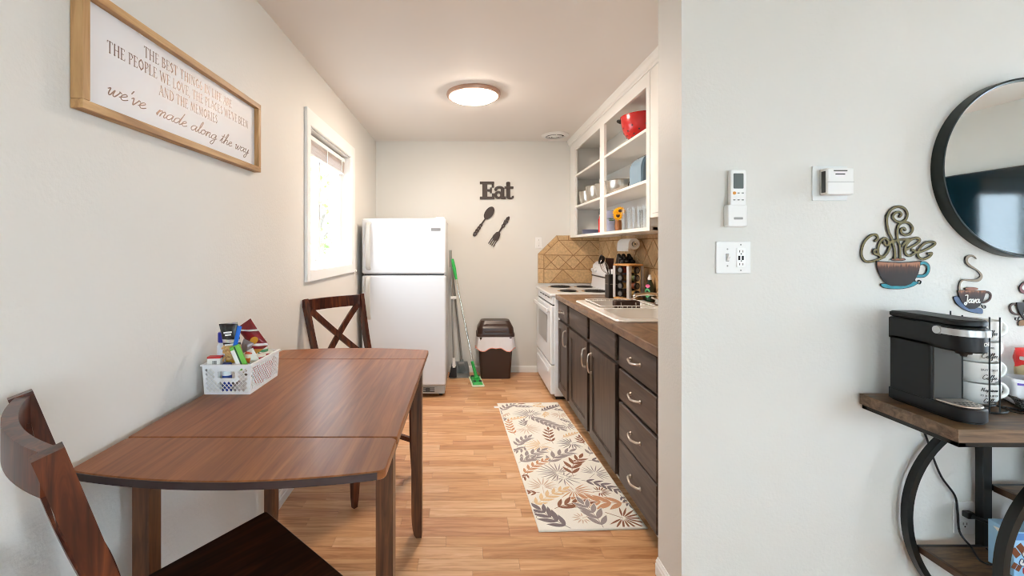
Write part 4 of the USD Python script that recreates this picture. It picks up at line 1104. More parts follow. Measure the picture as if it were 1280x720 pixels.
for a in (135, 315):
    c, s = math.cos(math.radians(a)), math.sin(math.radians(a))
    pts = [(.14 * c - .035 * s, .14 * s + .035 * c, .19), (.165 * c - .03 * s, .165 * s + .03 * c, .19), (.17 * c + .03 * s, .17 * s - .03 * c, .19), (.14 * c + .035 * s, .14 * s - .035 * c, .19)]
    part(co, 'handle', tube(pts, .009, 8, k=3), BLACK)
to = thing('toaster', 'blue-grey rounded toaster on the middle shelf of the wall cabinet', 'toaster', (1.247, 3.0, Z_MID))
BLUEGREY = plain('blue_grey_enamel', (128, 156, 176), .3, coat=.2)
prof = [(-.09, .012), (-.092, .10), (-.085, .15), (-.065, .185), (-.03, .203), (.03, .203), (.065, .185), (.085, .15), (.092, .10), (.09, .012)]
tm = frame_map(extr(Polygon(smooth_line(prof, 4)), .20), (0, .10, 0), (1, 0, 0), (0, 0, 1))
part(to, 'shell', tm, BLUEGREY, smooth=40)
part(to, 'end_panel', frame_map(extr(Polygon(smooth_line(np.array(prof) * (.88, .93) + (0, .004), 4)), .012), (0, -.097, 0), (1, 0, 0), (0, 0, 1)), plain('toaster_end', (104, 130, 150), .35), smooth=40)
part(to, 'lever', cbox(-.02, .02, -.137, -.107, .12, .14, .004), BLACK)
part(to, 'lever_slot', cbox(-.006, .006, -.111, -.105, .05, .17, .001), BLACK)
for x in (-.03, .03):
    part(to, 'slot', cbox(x - .012, x + .012, -.08, .08, .199, .2045, .001), BLACK)
for x in (-.07, .07):
    for y in (-.08, .08):
        part(to, 'foot', cyl((x, y, 0), (x, y, .014), .012), BLACK)
part(to, 'power_cord', tube([(-.06, .098, .04), (-.085, .115, .05), (-.09, .125, .015), (-.06, .125, .004), (-.02, .115, .004)], .0035, 6, k=4), BLACK)
for k, (y, r, h, x, base, lab) in enumerate(((4.36, .098, .135, 1.225, .022, 'smallest steel mixing bowl, furthest along the middle cabinet shelf'), (4.10, .105, .135, 1.225, .014, 'second steel mixing bowl, just left of the cabinet mullion'),
                                         (3.80, .098, .12, 1.22, .01, 'steel mixing bowl half hidden by the cabinet mullion'), (3.50, .135, .105, 1.245, .004, 'widest steel mixing bowl, beside the toaster on the middle shelf'))):
    b = thing('mixing_bowl', lab, 'bowl', (x, y, Z_MID), group='steel mixing bowls')
    part(b, 'bowl', moved(bowl_mesh(r, h, .5, .002), (0, 0, base if base < .02 else 0)), STEEL, smooth=50)
    if 0 < base < .02:
        part(b, 'base_ring', lathe([(r * .42, 0), (r * .5, 0), (r * .5, base + .002), (r * .42, base + .002)], 32), STEEL)
    part(b, 'rim', lathe([(r + .002, h + base * (base < .02) - .002), (r + .007, h + base * (base < .02)), (r + .002, h + base * (base < .02) + .003), (r - .001, h + base * (base < .02))], 40), STEEL)
PERI = plain('periwinkle_stoneware', (168, 172, 198), .3, coat=.2)
plate0 = None
PL = lathe([(0, 0), (.06, 0), (.062, .004), (.098, .012), (.1, .015), (.06, .008), (0, .006)], 40)
names = ['bottom', 'second', 'third', 'fourth', 'top']
for k in range(5):
    lab = f'blue-grey plate, {names[k]} of the stack in the far bottom cabinet bay' if k else 'blue-grey plate, lowest of the stack in the far bottom cabinet bay'
    solo('plate', PL, PERI, lab, 'plate', (1.235, 4.29, Z_BOT + .0085 * k), group='stacked blue-grey plates', smooth=50)
BW = bowl_mesh(.074, .075, .6, .004)
for k in range(3):
    solo('cereal_bowl', BW, PERI, ['blue-grey bowl, lowest of the stack of three', 'blue-grey bowl, middle of the stack of three', 'blue-grey bowl, top of the stack of three'][k], 'bowl', (1.245, 3.80, Z_BOT + .056 * k), group='stacked blue-grey bowls', smooth=50)
sb = thing('red_bottle', 'slim red bottle with black cap beside the cabinet mullion', 'bottle', (1.25, 4.06, Z_BOT))
part(sb, 'body', lathe([(0, 0), (.024, 0), (.026, .004), (.026, .13), (.014, .165), (.012, .18), (0, .18)], 24), RED)
part(sb, 'cap', lathe([(0, .178), (.02, .178), (.021, .20), (.016, .235), (0, .235)], 20), BLACK)
part(sb, 'nozzle', lathe([(0, .235), (.009, .235), (.004, .262), (0, .262)], 12), plain('yellow_cap', (228, 170, 40), .4))
vs = thing('sunflower_vase', 'small brown vase of yellow artificial sunflowers on the bottom cabinet shelf', 'vase', (1.175, 3.385, Z_BOT))
part(vs, 'vase', lathe([(0, 0), (.022, 0), (.026, .02), (.027, .05), (.022, .085), (.02, .085), (.024, .05), (.022, .006), (0, .006)], 24), wood('vase_wood', [(.3, (110, 66, 34)), (.5, (150, 96, 54)), (.7, (178, 124, 78))], (30, 30, 4), .5, .1))
PETAL, SEED, STEMG = plain('sunflower_yellow', (250, 190, 20), .6), plain('sunflower_seed', (60, 34, 18), .9), plain('stem_green', (58, 106, 40), .6)
def sunflower(c, n_, r):
    n_ = np.array(n_, float); n_ /= np.linalg.norm(n_)
    u = np.cross(n_, (0, 0, 1)); u /= np.linalg.norm(u); v = np.cross(n_, u)
    V, F = [], []
    for lay, (rr, off, m) in enumerate(((r, 0, 12), (r * .8, .5, 12))):
        for k in range(m):
            a = 2 * PI * (k + off) / m
            e = math.cos(a) * u + math.sin(a) * v
            s = -math.sin(a) * u + math.cos(a) * v
            i = len(V)
            V += [c + e * rr * .3 + n_ * .004 * lay, c + e * rr * .62 + s * rr * .19 + n_ * (.006 + .004 * lay), c + e * rr + n_ * .002, c + e * rr * .62 - s * rr * .19 + n_ * (.006 + .004 * lay), c + e * rr * .62 + n_ * (.0 + .004 * lay)]
            F += [(i, i + 1, i + 4), (i + 1, i + 2, i + 4), (i + 2, i + 3, i + 4), (i + 3, i, i + 4)]
    disc = cyl(c - n_ * .002, c + n_ * .009, r * .36, r * .3, 16)
    return trimesh.Trimesh(np.array(V), F, process=False), disc
for c, n_, r in (((-.012, -.03, .118), (-.55, -.8, .1), .042), ((.0, .02, .152), (-.6, -.6, .5), .042), ((-.01, -.07, .15), (-.3, -.9, .4), .040), ((.02, .05, .12), (-.8, .2, .4), .036)):
    c = np.array(c)
    pe, di = sunflower(c, n_, r)
    f = part(vs, 'flower_head', pe, PETAL, smooth=False)
    part(f, 'seed_disc', di, SEED)
    part(f, 'stem', tube([(0, 0, .07), c * .6 + (0, 0, .05), c], .0025, 5, k=3), STEMG)
for c, a in (((-.05, .04, .10), 2.5), ((-.055, 0, .085), 3.4), ((-.02, .075, .1), 1.6)):
    c = np.array(c); d = np.array((math.cos(a), math.sin(a), .1)); s = np.array((-d[1], d[0], .2))
    part(vs, 'leaf', trimesh.Trimesh(np.array([c - d * .035, c + s * .016, c + d * .03, c - s * .016, c + (0, 0, .006)]), [(0, 1, 4), (1, 2, 4), (2, 3, 4), (3, 0, 4)], process=False), STEMG, smooth=False)
TUMBLER = usdkit.material(stage, '/World/Looks/tumbler_glass', {'t': ('transparent_bsdf', dict(color=(.96, .97, .97))), 'g': ('glossy_bsdf', dict(roughness=.05, color=(1, 1, 1))), 'w': ('layer_weight', dict(blend=.5)), 'pw': ('math', dict(math_type='power', value2=2.2)), 'f': ('math', dict(math_type='multiply_add', value2=.55, value3=.06)), 'm': ('mix_closure', {})},
    [('w.facing', 'pw.value1'), ('pw.value', 'f.value1'), ('f.value', 'm.fac'), ('t.BSDF', 'm.closure1'), ('g.BSDF', 'm.closure2')], surface='m.closure')
GL = lathe([(0, 0), (.029, 0), (.0305, .003), (.034, .15)], 28)
spots = [(1.155, 3.16), (1.155, 3.07), (1.155, 2.98), (1.155, 2.89), (1.155, 2.80), (1.255, 3.20), (1.255, 3.09), (1.255, 2.98), (1.255, 2.87)]
order = ['furthest', 'second furthest', 'third furthest', 'fourth furthest', 'fifth furthest']
for k, (x, y) in enumerate(spots):
    lab = f'tall clear tumbler in the {"front" if k < 5 else "back"} row on the bottom shelf, {order[k] if k < 5 else order[k - 5]}'
    solo('tumbler', GL, TUMBLER, lab, 'glass', (x, y, Z_BOT), group='clear tumblers on the bottom cabinet shelf', smooth=50)

# ================================================================== on the worktop
WT_Z = .9145
pt = thing('paper_towel_holder', 'white paper towel roll on a chrome holder under the wall cabinet', 'paper towel', (1.315, 3.56, 1.345))
part(pt, 'roll', lathe([(.02, -.13), (.042, -.13), (.044, -.127), (.044, .127), (.042, .13), (.02, .13), (.02, -.13)], 40).apply_transform(trimesh.transformations.rotation_matrix(PI / 2, (1, 0, 0))), plain('paper_white', (240, 238, 232), .9, bump=.25, bscale=220))
part(pt, 'loose_sheet', sweep(rect(.25, .0012), [(-.0435, 0, 0), (-.045, 0, -.02), (-.0455, 0, -.04), (-.0445, 0, -.058)], up=(1, 0, .01)), plain('paper_white', (240, 238, 232), .9))
part(pt, 'core', cyl((0, -.1305, 0), (0, .1305, 0), .0195), plain('cardboard_dark', (70, 54, 44), .8))
part(pt, 'rod', [cyl((0, -.15, 0), (0, .15, 0), .006), cyl((0, -.15, 0), (0, -.142, 0), .018), cyl((0, .15, 0), (0, .142, 0), .018)], CHROME)
part(pt, 'bracket', [sweep(rect(.016, .003), [(0, .147, 0), (0, .147, .074)], up=(0, 1, 0)), cbox(-.02, .02, .10, .155, .071, .0765, .001)], CHROME)

ut = thing('utensil_holder', 'black square utensil crock on the worktop left of the spice rack', 'utensil holder', (1.182, 3.545, WT_Z))
part(ut, 'box', cut(rslab(-.045, .045, -.05, .05, 0, .185, .008, .003), rslab(-.041, .041, -.046, .046, .006, .3, .006, .001)), plain('crock_black', (26, 22, 22), .35))
part(ut, 'band', [cbox(-.0465, -.044, -.04, .04, .108, .114, .0008), cbox(-.034, .034, -.0515, -.049, .108, .114, .0008)], STEEL)
def utensil(name, label, top, base, parts_):
    t = thing(name, label, 'kitchen utensil', (1.182, 3.545, WT_Z), group='utensils in the black crock')
    for nm, m, mt in parts_:
        part(t, nm, m, mt)
b0 = np.array((0, 0, .012))
t1 = np.array((-.085, -.01, .315))
wires = []
for k in range(5):
    a = PI * k / 5
    dirv = (t1 - np.array((-.03, 0, .2))); dirv /= np.linalg.norm(dirv)
    s = np.cross(dirv, (math.cos(a), math.sin(a), .2)); s /= np.linalg.norm(s)
    q0 = np.array((-.035, 0, .185))
    wires.append(tube([q0, q0 + dirv * .05 + s * .026, q0 + dirv * .1 + s * .024, q0 + dirv * .128, q0 + dirv * .1 - s * .024, q0 + dirv * .05 - s * .026, q0], .0013, 5, k=4))
utensil('whisk', 'steel balloon whisk leaning left out of the black crock', None, None, [('handle', cyl((.01, 0, .012), (-.036, 0, .19), .008, .006), STEEL), ('wires', wires, STEEL)])
utensil('ladle', 'black ladle, bowl up, leaning over the whisk in the crock', None, None, [('handle', tube([(.02, .02, .012), (-.03, .01, .2), (-.055, 0, .28)], .005, 6, k=3), BLACK), ('bowl', moved(bowl_mesh(.036, .028, .4, .003), (-.068, 0, .30), ry=-75), BLACK)])
utensil('turner', 'dark brown slotted turner standing tallest in the black crock', None, None, [('handle', cyl((0, .03, .012), (-.012, .02, .235), .005), BLACK), ('blade', hull([(-.042, .02, .225), (.018, .018, .228), (-.05, .02, .32), (.02, .018, .315), (-.042, .023, .225), (.018, .021, .228), (-.05, .023, .32), (.02, .021, .315)]), plain('turner_brown', (62, 34, 28), .5))])
utensil('serving_spoon', 'steel serving spoon between the whisk and the spice rack', None, None, [('handle', tube([(-.01, -.03, .012), (.012, -.036, .19)], .004, 6), STEEL), ('bowl', moved(trimesh.creation.icosphere(3, 1.0).apply_scale((.024, .008, .036)), (.018, -.038, .222), ry=8), STEEL)])
utensil('tongs', 'steel tongs standing beside the serving spoon in the crock', None, None, [('arm', sweep(rect(.012, .0015), smooth_line([(.028, -.005, .012), (.036, -.01, .15), (.034, -.012, .25)], 4), up=(0, 1, 0)), STEEL), ('arm', sweep(rect(.012, .0015), smooth_line([(.010, -.005, .012), (.022, -.01, .15), (.033, -.012, .25)], 4), up=(0, 1, 0)), STEEL)])
kb = thing('knife_block', 'dark knife block full of black handles behind the spice rack', 'knife block', (1.33, 3.70, WT_Z))
part(kb, 'block', hull([(-.06, -.07, 0), (.06, -.07, 0), (-.06, .07, 0), (.06, .07, 0), (-.06, -.075, .20), (.06, -.075, .20), (-.06, .05, .27), (.06, .05, .27)]), plain('block_black', (24, 20, 20), .4))
k_ = 0
for row_, y0 in enumerate((-.052, 0, .044)):
    for x in (-.038, 0, .038):
        z0 = .20 + (y0 + .075) * .56
        kn = solo('knife', rslab(-.016, .016, -.019, .019, 0, .105, .013, .006).apply_transform(trimesh.transformations.rotation_matrix(math.radians(32 + 4 * row_), (1, 0, 0))).apply_transform(trimesh.transformations.rotation_matrix(math.radians(-6 + 6 * (x > 0)), (0, 1, 0))), BLACK,
                  f'black knife handle, {["left", "middle", "right"][int(round(x / .038)) + 1]} slot in the {["lowest", "middle", "top"][row_]} row of the knife block', 'knife', (1.33 + x, 3.70 + y0, WT_Z + z0 - .004), group='knives in the dark block')
# spice rack
SR = (1.262, 3.415, WT_Z)
sr = thing('spice_rack', 'revolving wooden spice rack with pale strips on the worktop', 'spice rack', SR, 28)
PINE = wood('spice_rack_pine', [(.3, (186, 126, 66)), (.5, (212, 156, 92)), (.7, (228, 180, 120))], (5, 30, 30), .45, .1)
part(sr, 'base', rslab(-.083, .083, -.083, .083, .004, .018, .02, .003), PINE)
part(sr, 'turntable', lathe([(0, 0), (.06, 0), (.06, .006), (0, .006)], 28), BLACK)
part(sr, 'top', rslab(-.083, .083, -.083, .083, .262, .276, .02, .003), PINE)
part(sr, 'core', cbox(-.03, .03, -.03, .03, .018, .262, .002), plain('rack_core', (40, 30, 26), .6))
STRIP = plain('pale_metal_strip', (206, 202, 200), .35, metal=.4)
for a in range(4):
    m = moved(cbox(-.079, -.055, -.081, -.074, .018, .262, .001), rz=90 * a)
    part(sr, 'strip', m, STRIP)
    m = moved(cbox(.055, .079, -.081, -.074, .018, .262, .001), rz=90 * a)
    part(sr, 'strip', m, STRIP)
SPICE = [plain(f'spice_{k}', c, .6, grain=.3, gscale=200) for k, c in enumerate([(150, 120, 60), (120, 60, 30), (96, 100, 50), (170, 130, 70), (70, 48, 34), (186, 150, 90), (110, 84, 50), (140, 50, 30)])]
JARG = plain('jar_glass', (200, 196, 180), .08, coat=.6, spec=.6)
lev = ['lowest', 'second lowest', 'second highest', 'topmost']
kk = 0
for face, (fa_, side) in enumerate(((-90, 'camera-facing'), (180, 'wall-less left'))):
    for k in range(4):
        z = .05 + .060 * k
        a = math.radians(28 + fa_)
        dx, dy = math.cos(a), math.sin(a)
        j = thing('spice_jar', f'black-capped spice jar, {lev[k]} in the {"right" if face == 0 else "left"} column of the spice rack', 'spice jar', (SR[0] + dx * .034, SR[1] + dy * .034, SR[2] + z), math.degrees(a), group='spice jars in the revolving rack')
        part(j, 'jar', cyl((0, 0, 0), (.042, 0, 0), .0235, n=20), SPICE[kk % 8])
        part(j, 'cap', [cyl((.042, 0, 0), (.056, 0, 0), .025, .024, n=20)], BLACK)
        part(j, 'cap_disc', cyl((.056, 0, 0), (.0565, 0, 0), .017, n=20), plain('cap_grey', (120, 118, 116), .3, metal=.5))
        kk += 1
ds = thing('dish_soap', 'dark green dish soap bottle with white cap behind the sink', 'soap bottle', (1.372, 3.275, WT_Z))
part(ds, 'bottle', moved(lathe([(0, 0), (.029, 0), (.033, .006), (.0345, .06), (.032, .10), (.022, .135), (.014, .155), (.013, .165), (0, .165)], 28)), plain('soap_green', (18, 52, 36), .12, coat=.6), smooth=40)
part(ds, 'cap', lathe([(0, .163), (.015, .163), (.015, .178), (.010, .184), (.009, .2), (0, .2)], 20), WHITE_PLASTIC)
part(ds, 'label', bend(extr(affinity.scale(Point(0, .068).buffer(1, quad_segs=10), .021, .034), .0008), .035, 215), plain('soap_label', (96, 190, 130), .4), label='pale green oval label')
part(ds, 'neck_tag', bend(extr(affinity.scale(Point(0, .118).buffer(1, quad_segs=10), .016, .013), .004), .031, 218), plain('soap_pink', (238, 110, 160), .4), label='pink neck tag')
# ================================================================== snack basket on the table
BX, BY, BZ = -.842, 1.667, TH + .0005
bs = thing('snack_basket', 'white plastic lattice basket full of snacks on the table by the wall', 'basket', (BX, BY, BZ))
BW_, BD, BH = .158, .226, .104
def lattice(w, h, flare, hole=None):
    g = sbox(-w / 2, 0, w / 2, h)
    holes = []
    px, pz = .0145, .0158
    for i in range(-int(w / px) - 1, int(w / px) + 2):
        for j in range(0, 14):
            cx, cz = i * px / 1 + (px / 2 if j % 2 else 0), .016 + j * pz / 2
            if abs(cx) < w / 2 - .010 and .012 < cz < h - .014:
                holes.append(Polygon([(cx - .0061, cz), (cx, cz - .0067), (cx + .0061, cz), (cx, cz + .0067)]))
    if hole:
        keep = sbox(-hole[0] / 2 - .006, hole[1] - .006, hole[0] / 2 + .006, hole[2] + .006)
        holes = [q for q in holes if not q.intersects(keep)]
        holes.append(sbox(-hole[0] / 2, hole[1], hole[0] / 2, hole[2]).buffer(-.003).buffer(.003))
    g = g.difference(unary_union(holes))
    m = extr(g, .0022)
    v = m.vertices.copy()
    t = v[:, 1] / h
    v[:, 0] *= 1 + .07 * t * .16 / w
    v[:, 2] += flare * t
    m.vertices = v
    return m
BASKET = plain('basket_white', (240, 240, 240), .4)
for n_, (o, u, w, hole) in enumerate((((0, -BD / 2, 0), (1, 0, 0), BW_, (.058, .058, .082)), ((0, BD / 2, 0), (-1, 0, 0), BW_, (.058, .058, .082)), ((BW_ / 2, 0, 0), (0, 1, 0), BD, None), ((-BW_ / 2, 0, 0), (0, -1, 0), BD, None))):
    part(bs, 'lattice_side', frame_map(lattice(w, BH, .005, hole), o, u, (0, 0, 1)), BASKET, smooth=False)
part(bs, 'floor_panel', cbox(-BW_ / 2, BW_ / 2, -BD / 2, BD / 2, 0, .003, .001), BASKET)
rimg = sbox(-BW_ / 2 - .010, -BD / 2 - .010, BW_ / 2 + .010, BD / 2 + .010).buffer(.001)
part(bs, 'rim', moved(extr(rimg.difference(sbox(-BW_ / 2 - .002, -BD / 2 - .002, BW_ / 2 + .002, BD / 2 + .002)), .005), (0, 0, BH - .003)), BASKET, smooth=False)
GRP = 'snacks in the white basket'
def pillow(w, h, t, n=14, m=18, seed=0):
    """Filled snack bag in the xz plane with flat crimped ends and a puckered belly."""
    r = np.random.default_rng(seed)
    V, F = [], []
    for side in (1, -1):
        for j in range(m + 1):
            for i in range(n + 1):
                a, b = i / n * 2 - 1, j / m * 2 - 1
                f = max(0, 1 - a * a) ** .5 * max(0, 1 - abs(b) ** 3)
                wr = .12 * math.sin(a * 9 + b * 5 + seed) * (1 - b * b)
                V.append((a * w / 2 * (1 - .06 * (1 - b * b)), side * t / 2 * f * (1 + wr), b * h / 2))
    N = (n + 1) * (m + 1)
    for s in (0, 1):
        for j in range(m):
            for i in range(n):
                a = s * N + j * (n + 1) + i
                q = [(a, a + 1, a + n + 2), (a, a + n + 2, a + n + 1)]
                F += q if s else [x[::-1] for x in q]
    return trimesh.Trimesh(np.array(V), F, process=False)
def bandmat(name, stops, scale, lo, hi, rough=.3):
    """Bands of print along the bag's own z."""
    nodes = {'tc': ('texture_coordinate', {}), 's': ('separate_xyz', {}), 'm': ('map_range', dict(from_min=lo, from_max=hi, to_min=0.0, to_max=1.0)),
             'r': ('rgb_ramp', dict(ramp=[(p, lin(*c)) for p, c in stops], interpolate=False)), 'n': ('noise_texture', dict(scale=scale, detail=1)),
             'mx': ('mix_color', dict(blend_type='overlay', fac=.5)), 'p': ('principled_bsdf', dict(roughness=rough))}
    return usdkit.material(stage, '/World/Looks/' + name, nodes, [('tc.object', 's.vector'), ('s.z', 'm.value'), ('m.result', 'r.fac'), ('tc.object', 'n.vector'), ('r.color', 'mx.a'), ('n.color', 'mx.b'), ('mx.result', 'p.base_color')], surface='p.BSDF')
def snack(name, label, cat, loc, rz=0):
    return thing(name, label, cat, loc, rz, group=GRP)
NUTBAG = bandmat('nut_bag_print', [(0, (222, 176, 40)), (.08, (206, 164, 106)), (.46, (40, 34, 34)), (.52, (200, 196, 190)), (.6, (40, 34, 34)), (.97, (150, 146, 142))], 90, -.075, .075)
s = snack('nut_bag', 'dark snack bag with a window of nuts at the basket front', 'snack bag', (-.850, 1.60, .972))
part(s, 'bag', moved(pillow(.068, .15, .03, seed=1), ry=-7, rx=6), NUTBAG, smooth=True)
rnn = np.random.default_rng(2)
part(s, 'nuts', [moved(trimesh.creation.icosphere(1, .0065).apply_scale((1, .5, .7)), (rnn.uniform(-.022, .022) - .006, -.014 + .004 * abs(rnn.normal()), -.062 + .05 * rnn.random()), ry=rnn.uniform(0, 180)) for _ in range(26)], plain('nuts', (214, 170, 112), .6), kind='stuff')
def flat_text(parent, text, h, m_, mat_, bold=True):
    part(parent, 'lettering', m_(meshkit.text_mesh(text, h, .0006, bold)), mat_, smooth=False)
PAPER = plain('print_white', (238, 236, 230), .5)
for z, w in ((.043, .03), (.034, .022), (-.002, .036)):
    part(s, 'print_line', moved(cbox(-w / 2, w / 2, -.0165, -.0155, z - .003, z + .003, .0004), ry=-7, rx=4), PAPER)
s = snack('chip_bag', 'dark red snack bag tilted above the basket rim', 'snack bag', (-.822, 1.70, .975))
part(s, 'bag', moved(pillow(.066, .125, .03, seed=4), ry=-35), bandmat('red_bag_print', [(0, (196, 146, 60)), (.12, (132, 24, 30)), (.22, (224, 214, 204)), (.3, (132, 24, 30)), (.62, (132, 24, 30)), (.68, (214, 206, 200)), (.73, (128, 22, 28))], 60, -.062, .062), smooth=True)
part(s, 'crisp_picture', moved(extr(affinity.scale(Point(0, 0).buffer(1, quad_segs=5), .017, .013), .001), rx=90).apply_translation((0, -.0145, 0)).apply_transform(trimesh.transformations.rotation_matrix(math.radians(-35), (0, 1, 0))).apply_translation((.012, -.001, -.012)), plain('crisp_gold', (226, 160, 50), .5), smooth=False)
s = snack('white_bottle', 'white bottle with a dark blue cap at the basket corner', 'bottle', (-.897, 1.635, BZ + .004))
part(s, 'body', lathe([(0, 0), (.021, 0), (.023, .004), (.023, .15), (.017, .166), (0, .166)], 28), plain('milky_plastic', (228, 230, 240), .35))
part(s, 'cap', lathe([(0, .164), (.02, .164), (.021, .168), (.021, .198), (.019, .201), (0, .201)], 28), plain('deep_blue', (36, 40, 150), .35))
s = snack('small_carton', 'small white carton with a barcode against the wall side', 'carton', (-.897, 1.576, BZ + .004), 8)
part(s, 'box', cbox(-.022, .022, -.013, .013, 0, .125, .001), PAPER)
part(s, 'barcode', [box(-.004 + .0022 * k, -.004 + .0022 * k + (.0012 if k % 2 else .0007), -.0136, -.0129, .092, .112) for k in range(7)], BLACK, smooth=False)
part(s, 'red_stripe', box(-.0222, .0222, -.0132, .0132, .1195, .1255), plain('print_red', (200, 40, 44), .5), smooth=False)
s = snack('blue_stick_pack', 'slim bright blue stick packet leaning between the two bags', 'packet', (-.826, 1.585, .985))
part(s, 'packet', moved(pillow(.017, .105, .01, 6, 12, seed=7), ry=13), plain('bright_blue', (30, 110, 214), .3), smooth=True)
s = snack('green_box', 'bright green and white slim box leaning at the basket front', 'carton', (-.812, 1.578, .925))
part(s, 'box', moved(cbox(-.016, .016, -.010, .010, -.045, .045, .001), ry=-20, rz=25), plain('bright_green', (110, 190, 60), .4))
part(s, 'white_panel', moved(cbox(-.0165, -.004, -.0106, -.0098, -.034, .034, .0003), ry=-20, rz=25), PAPER)
part(s, 'dark_stripe', moved(cbox(-.003, .0015, -.0106, -.0098, -.044, .044, .0003), ry=-20, rz=25), plain('print_dark_green', (24, 60, 34), .5))
s = snack('blue_can', 'small blue and white can low at the basket front', 'can', (-.852, 1.572, BZ + .004))
part(s, 'can', lathe([(0, 0), (.015, 0), (.016, .003), (.016, .098), (.013, .103), (0, .103)], 24), bandmat('can_print', [(0, (40, 70, 160)), (.6, (230, 232, 238)), (.75, (40, 70, 160))], 20, 0, .1))
s = snack('foil_pouch', 'round grey foil pouch behind the blue packet', 'packet', (-.826, 1.655, .945))
part(s, 'pouch', moved(pillow(.042, .05, .024, 12, 12, seed=9), ry=25), plain('foil_grey', (150, 142, 144), .35, metal=.5, bump=.4, bscale=120), smooth=True)
s = snack('red_packet', 'small red packet beside the green box', 'packet', (-.820, 1.605, .918))
part(s, 'packet', moved(pillow(.02, .045, .01, 6, 8, seed=3), ry=-25), plain('candy_red', (226, 60, 64), .35), smooth=True)
s = snack('orange_packet', 'small orange and white packet near the basket rim', 'packet', (-.803, 1.62, .915))
part(s, 'packet', moved(pillow(.026, .04, .014, 8, 8, seed=5), ry=15), bandmat('orange_print', [(0, (214, 110, 40)), (.45, (236, 214, 190)), (.8, (190, 70, 40))], 80, -.02, .02), smooth=True)
s = snack('clear_pouch', 'crumpled clear white pouch at the right of the basket', 'packet', (-.797, 1.635, .908))
part(s, 'pouch', moved(pillow(.05, .06, .03, 12, 14, seed=11), ry=-30), plain('milky_film', (222, 222, 214), .25, coat=.4, bump=.5, bscale=70), smooth=True)
s = snack('small_bottle', 'small white bottle with green label behind the soup cups', 'bottle', (-.806, 1.752, BZ + .004))
part(s, 'bottle', lathe([(0, 0), (.017, 0), (.018, .003), (.018, .115), (.009, .135), (.009, .15), (0, .15)], 24), plain('milky_film', (222, 222, 214), .25))
part(s, 'label', lathe([(.0182, .085), (.0188, .085), (.0188, .112), (.0182, .112), (.0182, .085)], 24), plain('label_green', (70, 140, 96), .5))
CUPM = bandmat('cup_print', [(0, (196, 34, 40)), (.78, (232, 228, 222)), (.9, (196, 34, 40))], 15, 0, .09)
for k, (x, y) in enumerate(((-.790, 1.682), (-.787, 1.738))):
    s = snack('soup_cup', ['red soup cup with white lid, nearer of the two', 'red soup cup with white lid, at the basket far corner'][k], 'cup', (x, y - .0, BZ + .004))
    part(s, 'cup', lathe([(0, 0), (.017, 0), (.0235, .098), (.0245, .1), (0, .1)], 28), CUPM)
    part(s, 'lid', lathe([(0, .1), (.0245, .1), (.0248, .103), (.019, .103), (.018, .1015), (0, .1015)], 28), PAPER)

for k, (x, y, z, a) in enumerate(((-.862, 1.618, .012, 20), (-.820, 1.72, .012, -35))):
    solo('brown_pouch', moved(pillow(.05, .085, .02, 10, 12, seed=40 + k), (0, 0, .0), rx=78, rz=a), plain('pouch_brown', (58, 38, 30), .4),
         ['dark brown snack pouch lying low at the front inside the basket', 'dark brown snack pouch lying low at the back inside the basket'][k], 'packet', (x, y, BZ + z + .008), group=GRP, smooth=True)

# ================================================================== things on the pale wall
def front(m, x, z, out=0):
    return facing(m, (x, YP - .0005 - out, z))
rh = thing('remote_holder', 'white wall bracket holding the air conditioner remote', 'holder', (.965, YP, 1.4))
part(rh, 'cradle', front(cut(rslab(-.036, .032, 0, .078, 0, .028, .006, .003), rslab(-.031, .029, .005, .2, .005, .0255, .004, .001)), .965, 1.393), WHITE_PLASTIC, world=True, smooth=35)
rm = thing('remote_control', 'white air conditioner remote with grey screen in its wall bracket', 'remote', (.968, YP, 1.5))
part(rm, 'body', front(rslab(-.028, .028, 0, .195, .006, .024, .008, .003), .968, 1.400), WHITE_PLASTIC, world=True)
part(rm, 'screen', front(rslab(-.018, .018, .128, .182, .0235, .0246, .003, .0005), .968, 1.400), plain('lcd_grey', (92, 100, 96), .2), world=True)
ORANGE = plain('orange_button', (222, 150, 60), .5)
BTN = plain('grey_print', (150, 152, 150), .5)
part(rm, 'power_button', front(moved(cyl((-.015, .112, .0235), (-.015, .112, .026), .0055)), .968, 1.400), ORANGE, world=True)
for bx, bz_ in [(0, .112), (.015, .112)] + [(x, z) for z in (.088, .065, .055) for x in (-.015, 0, .015)]:
    part(rm, 'button', front(rslab(bx - .004, bx + .004, bz_ - .0022, bz_ + .0022, .0235, .0252, .002, .0005), .968, 1.400), BTN, world=True)
part(rm, 'brand_strip', front(rslab(-.016, .016, .018, .026, .0278, .0287, .002, .0003), .965, 1.400), BTN, world=True)
sw = thing('switch_outlet_plate', 'white double plate with a switch and outlet under the remote', 'outlet', (.961, YP, 1.283))
part(sw, 'plate', front(rslab(-.062, .062, -.058, .058, 0, .0065, .004, .002), .961, 1.283), WHITE_PLASTIC, world=True)
part(sw, 'toggle', front(hull([(-.026, -.012, .006), (-.018, -.012, .006), (-.026, .012, .006), (-.018, .012, .006), (-.026, .003, .02), (-.018, .003, .02), (-.026, .010, .02), (-.018, .010, .02)]), .961, 1.283), WHITE_PLASTIC, world=True)
part(sw, 'toggle_slot', front(box(-.0275, -.0165, -.0145, .0145, .006, .0068), .961, 1.283), plain('plate_grey', (150, 152, 152), .6), world=True, smooth=False)
part(sw, 'outlet_insert', front(rslab(.010, .042, -.035, .035, .006, .009, .004, .001), .961, 1.283), plain('white_plastic_2', (246, 246, 244), .35), world=True)
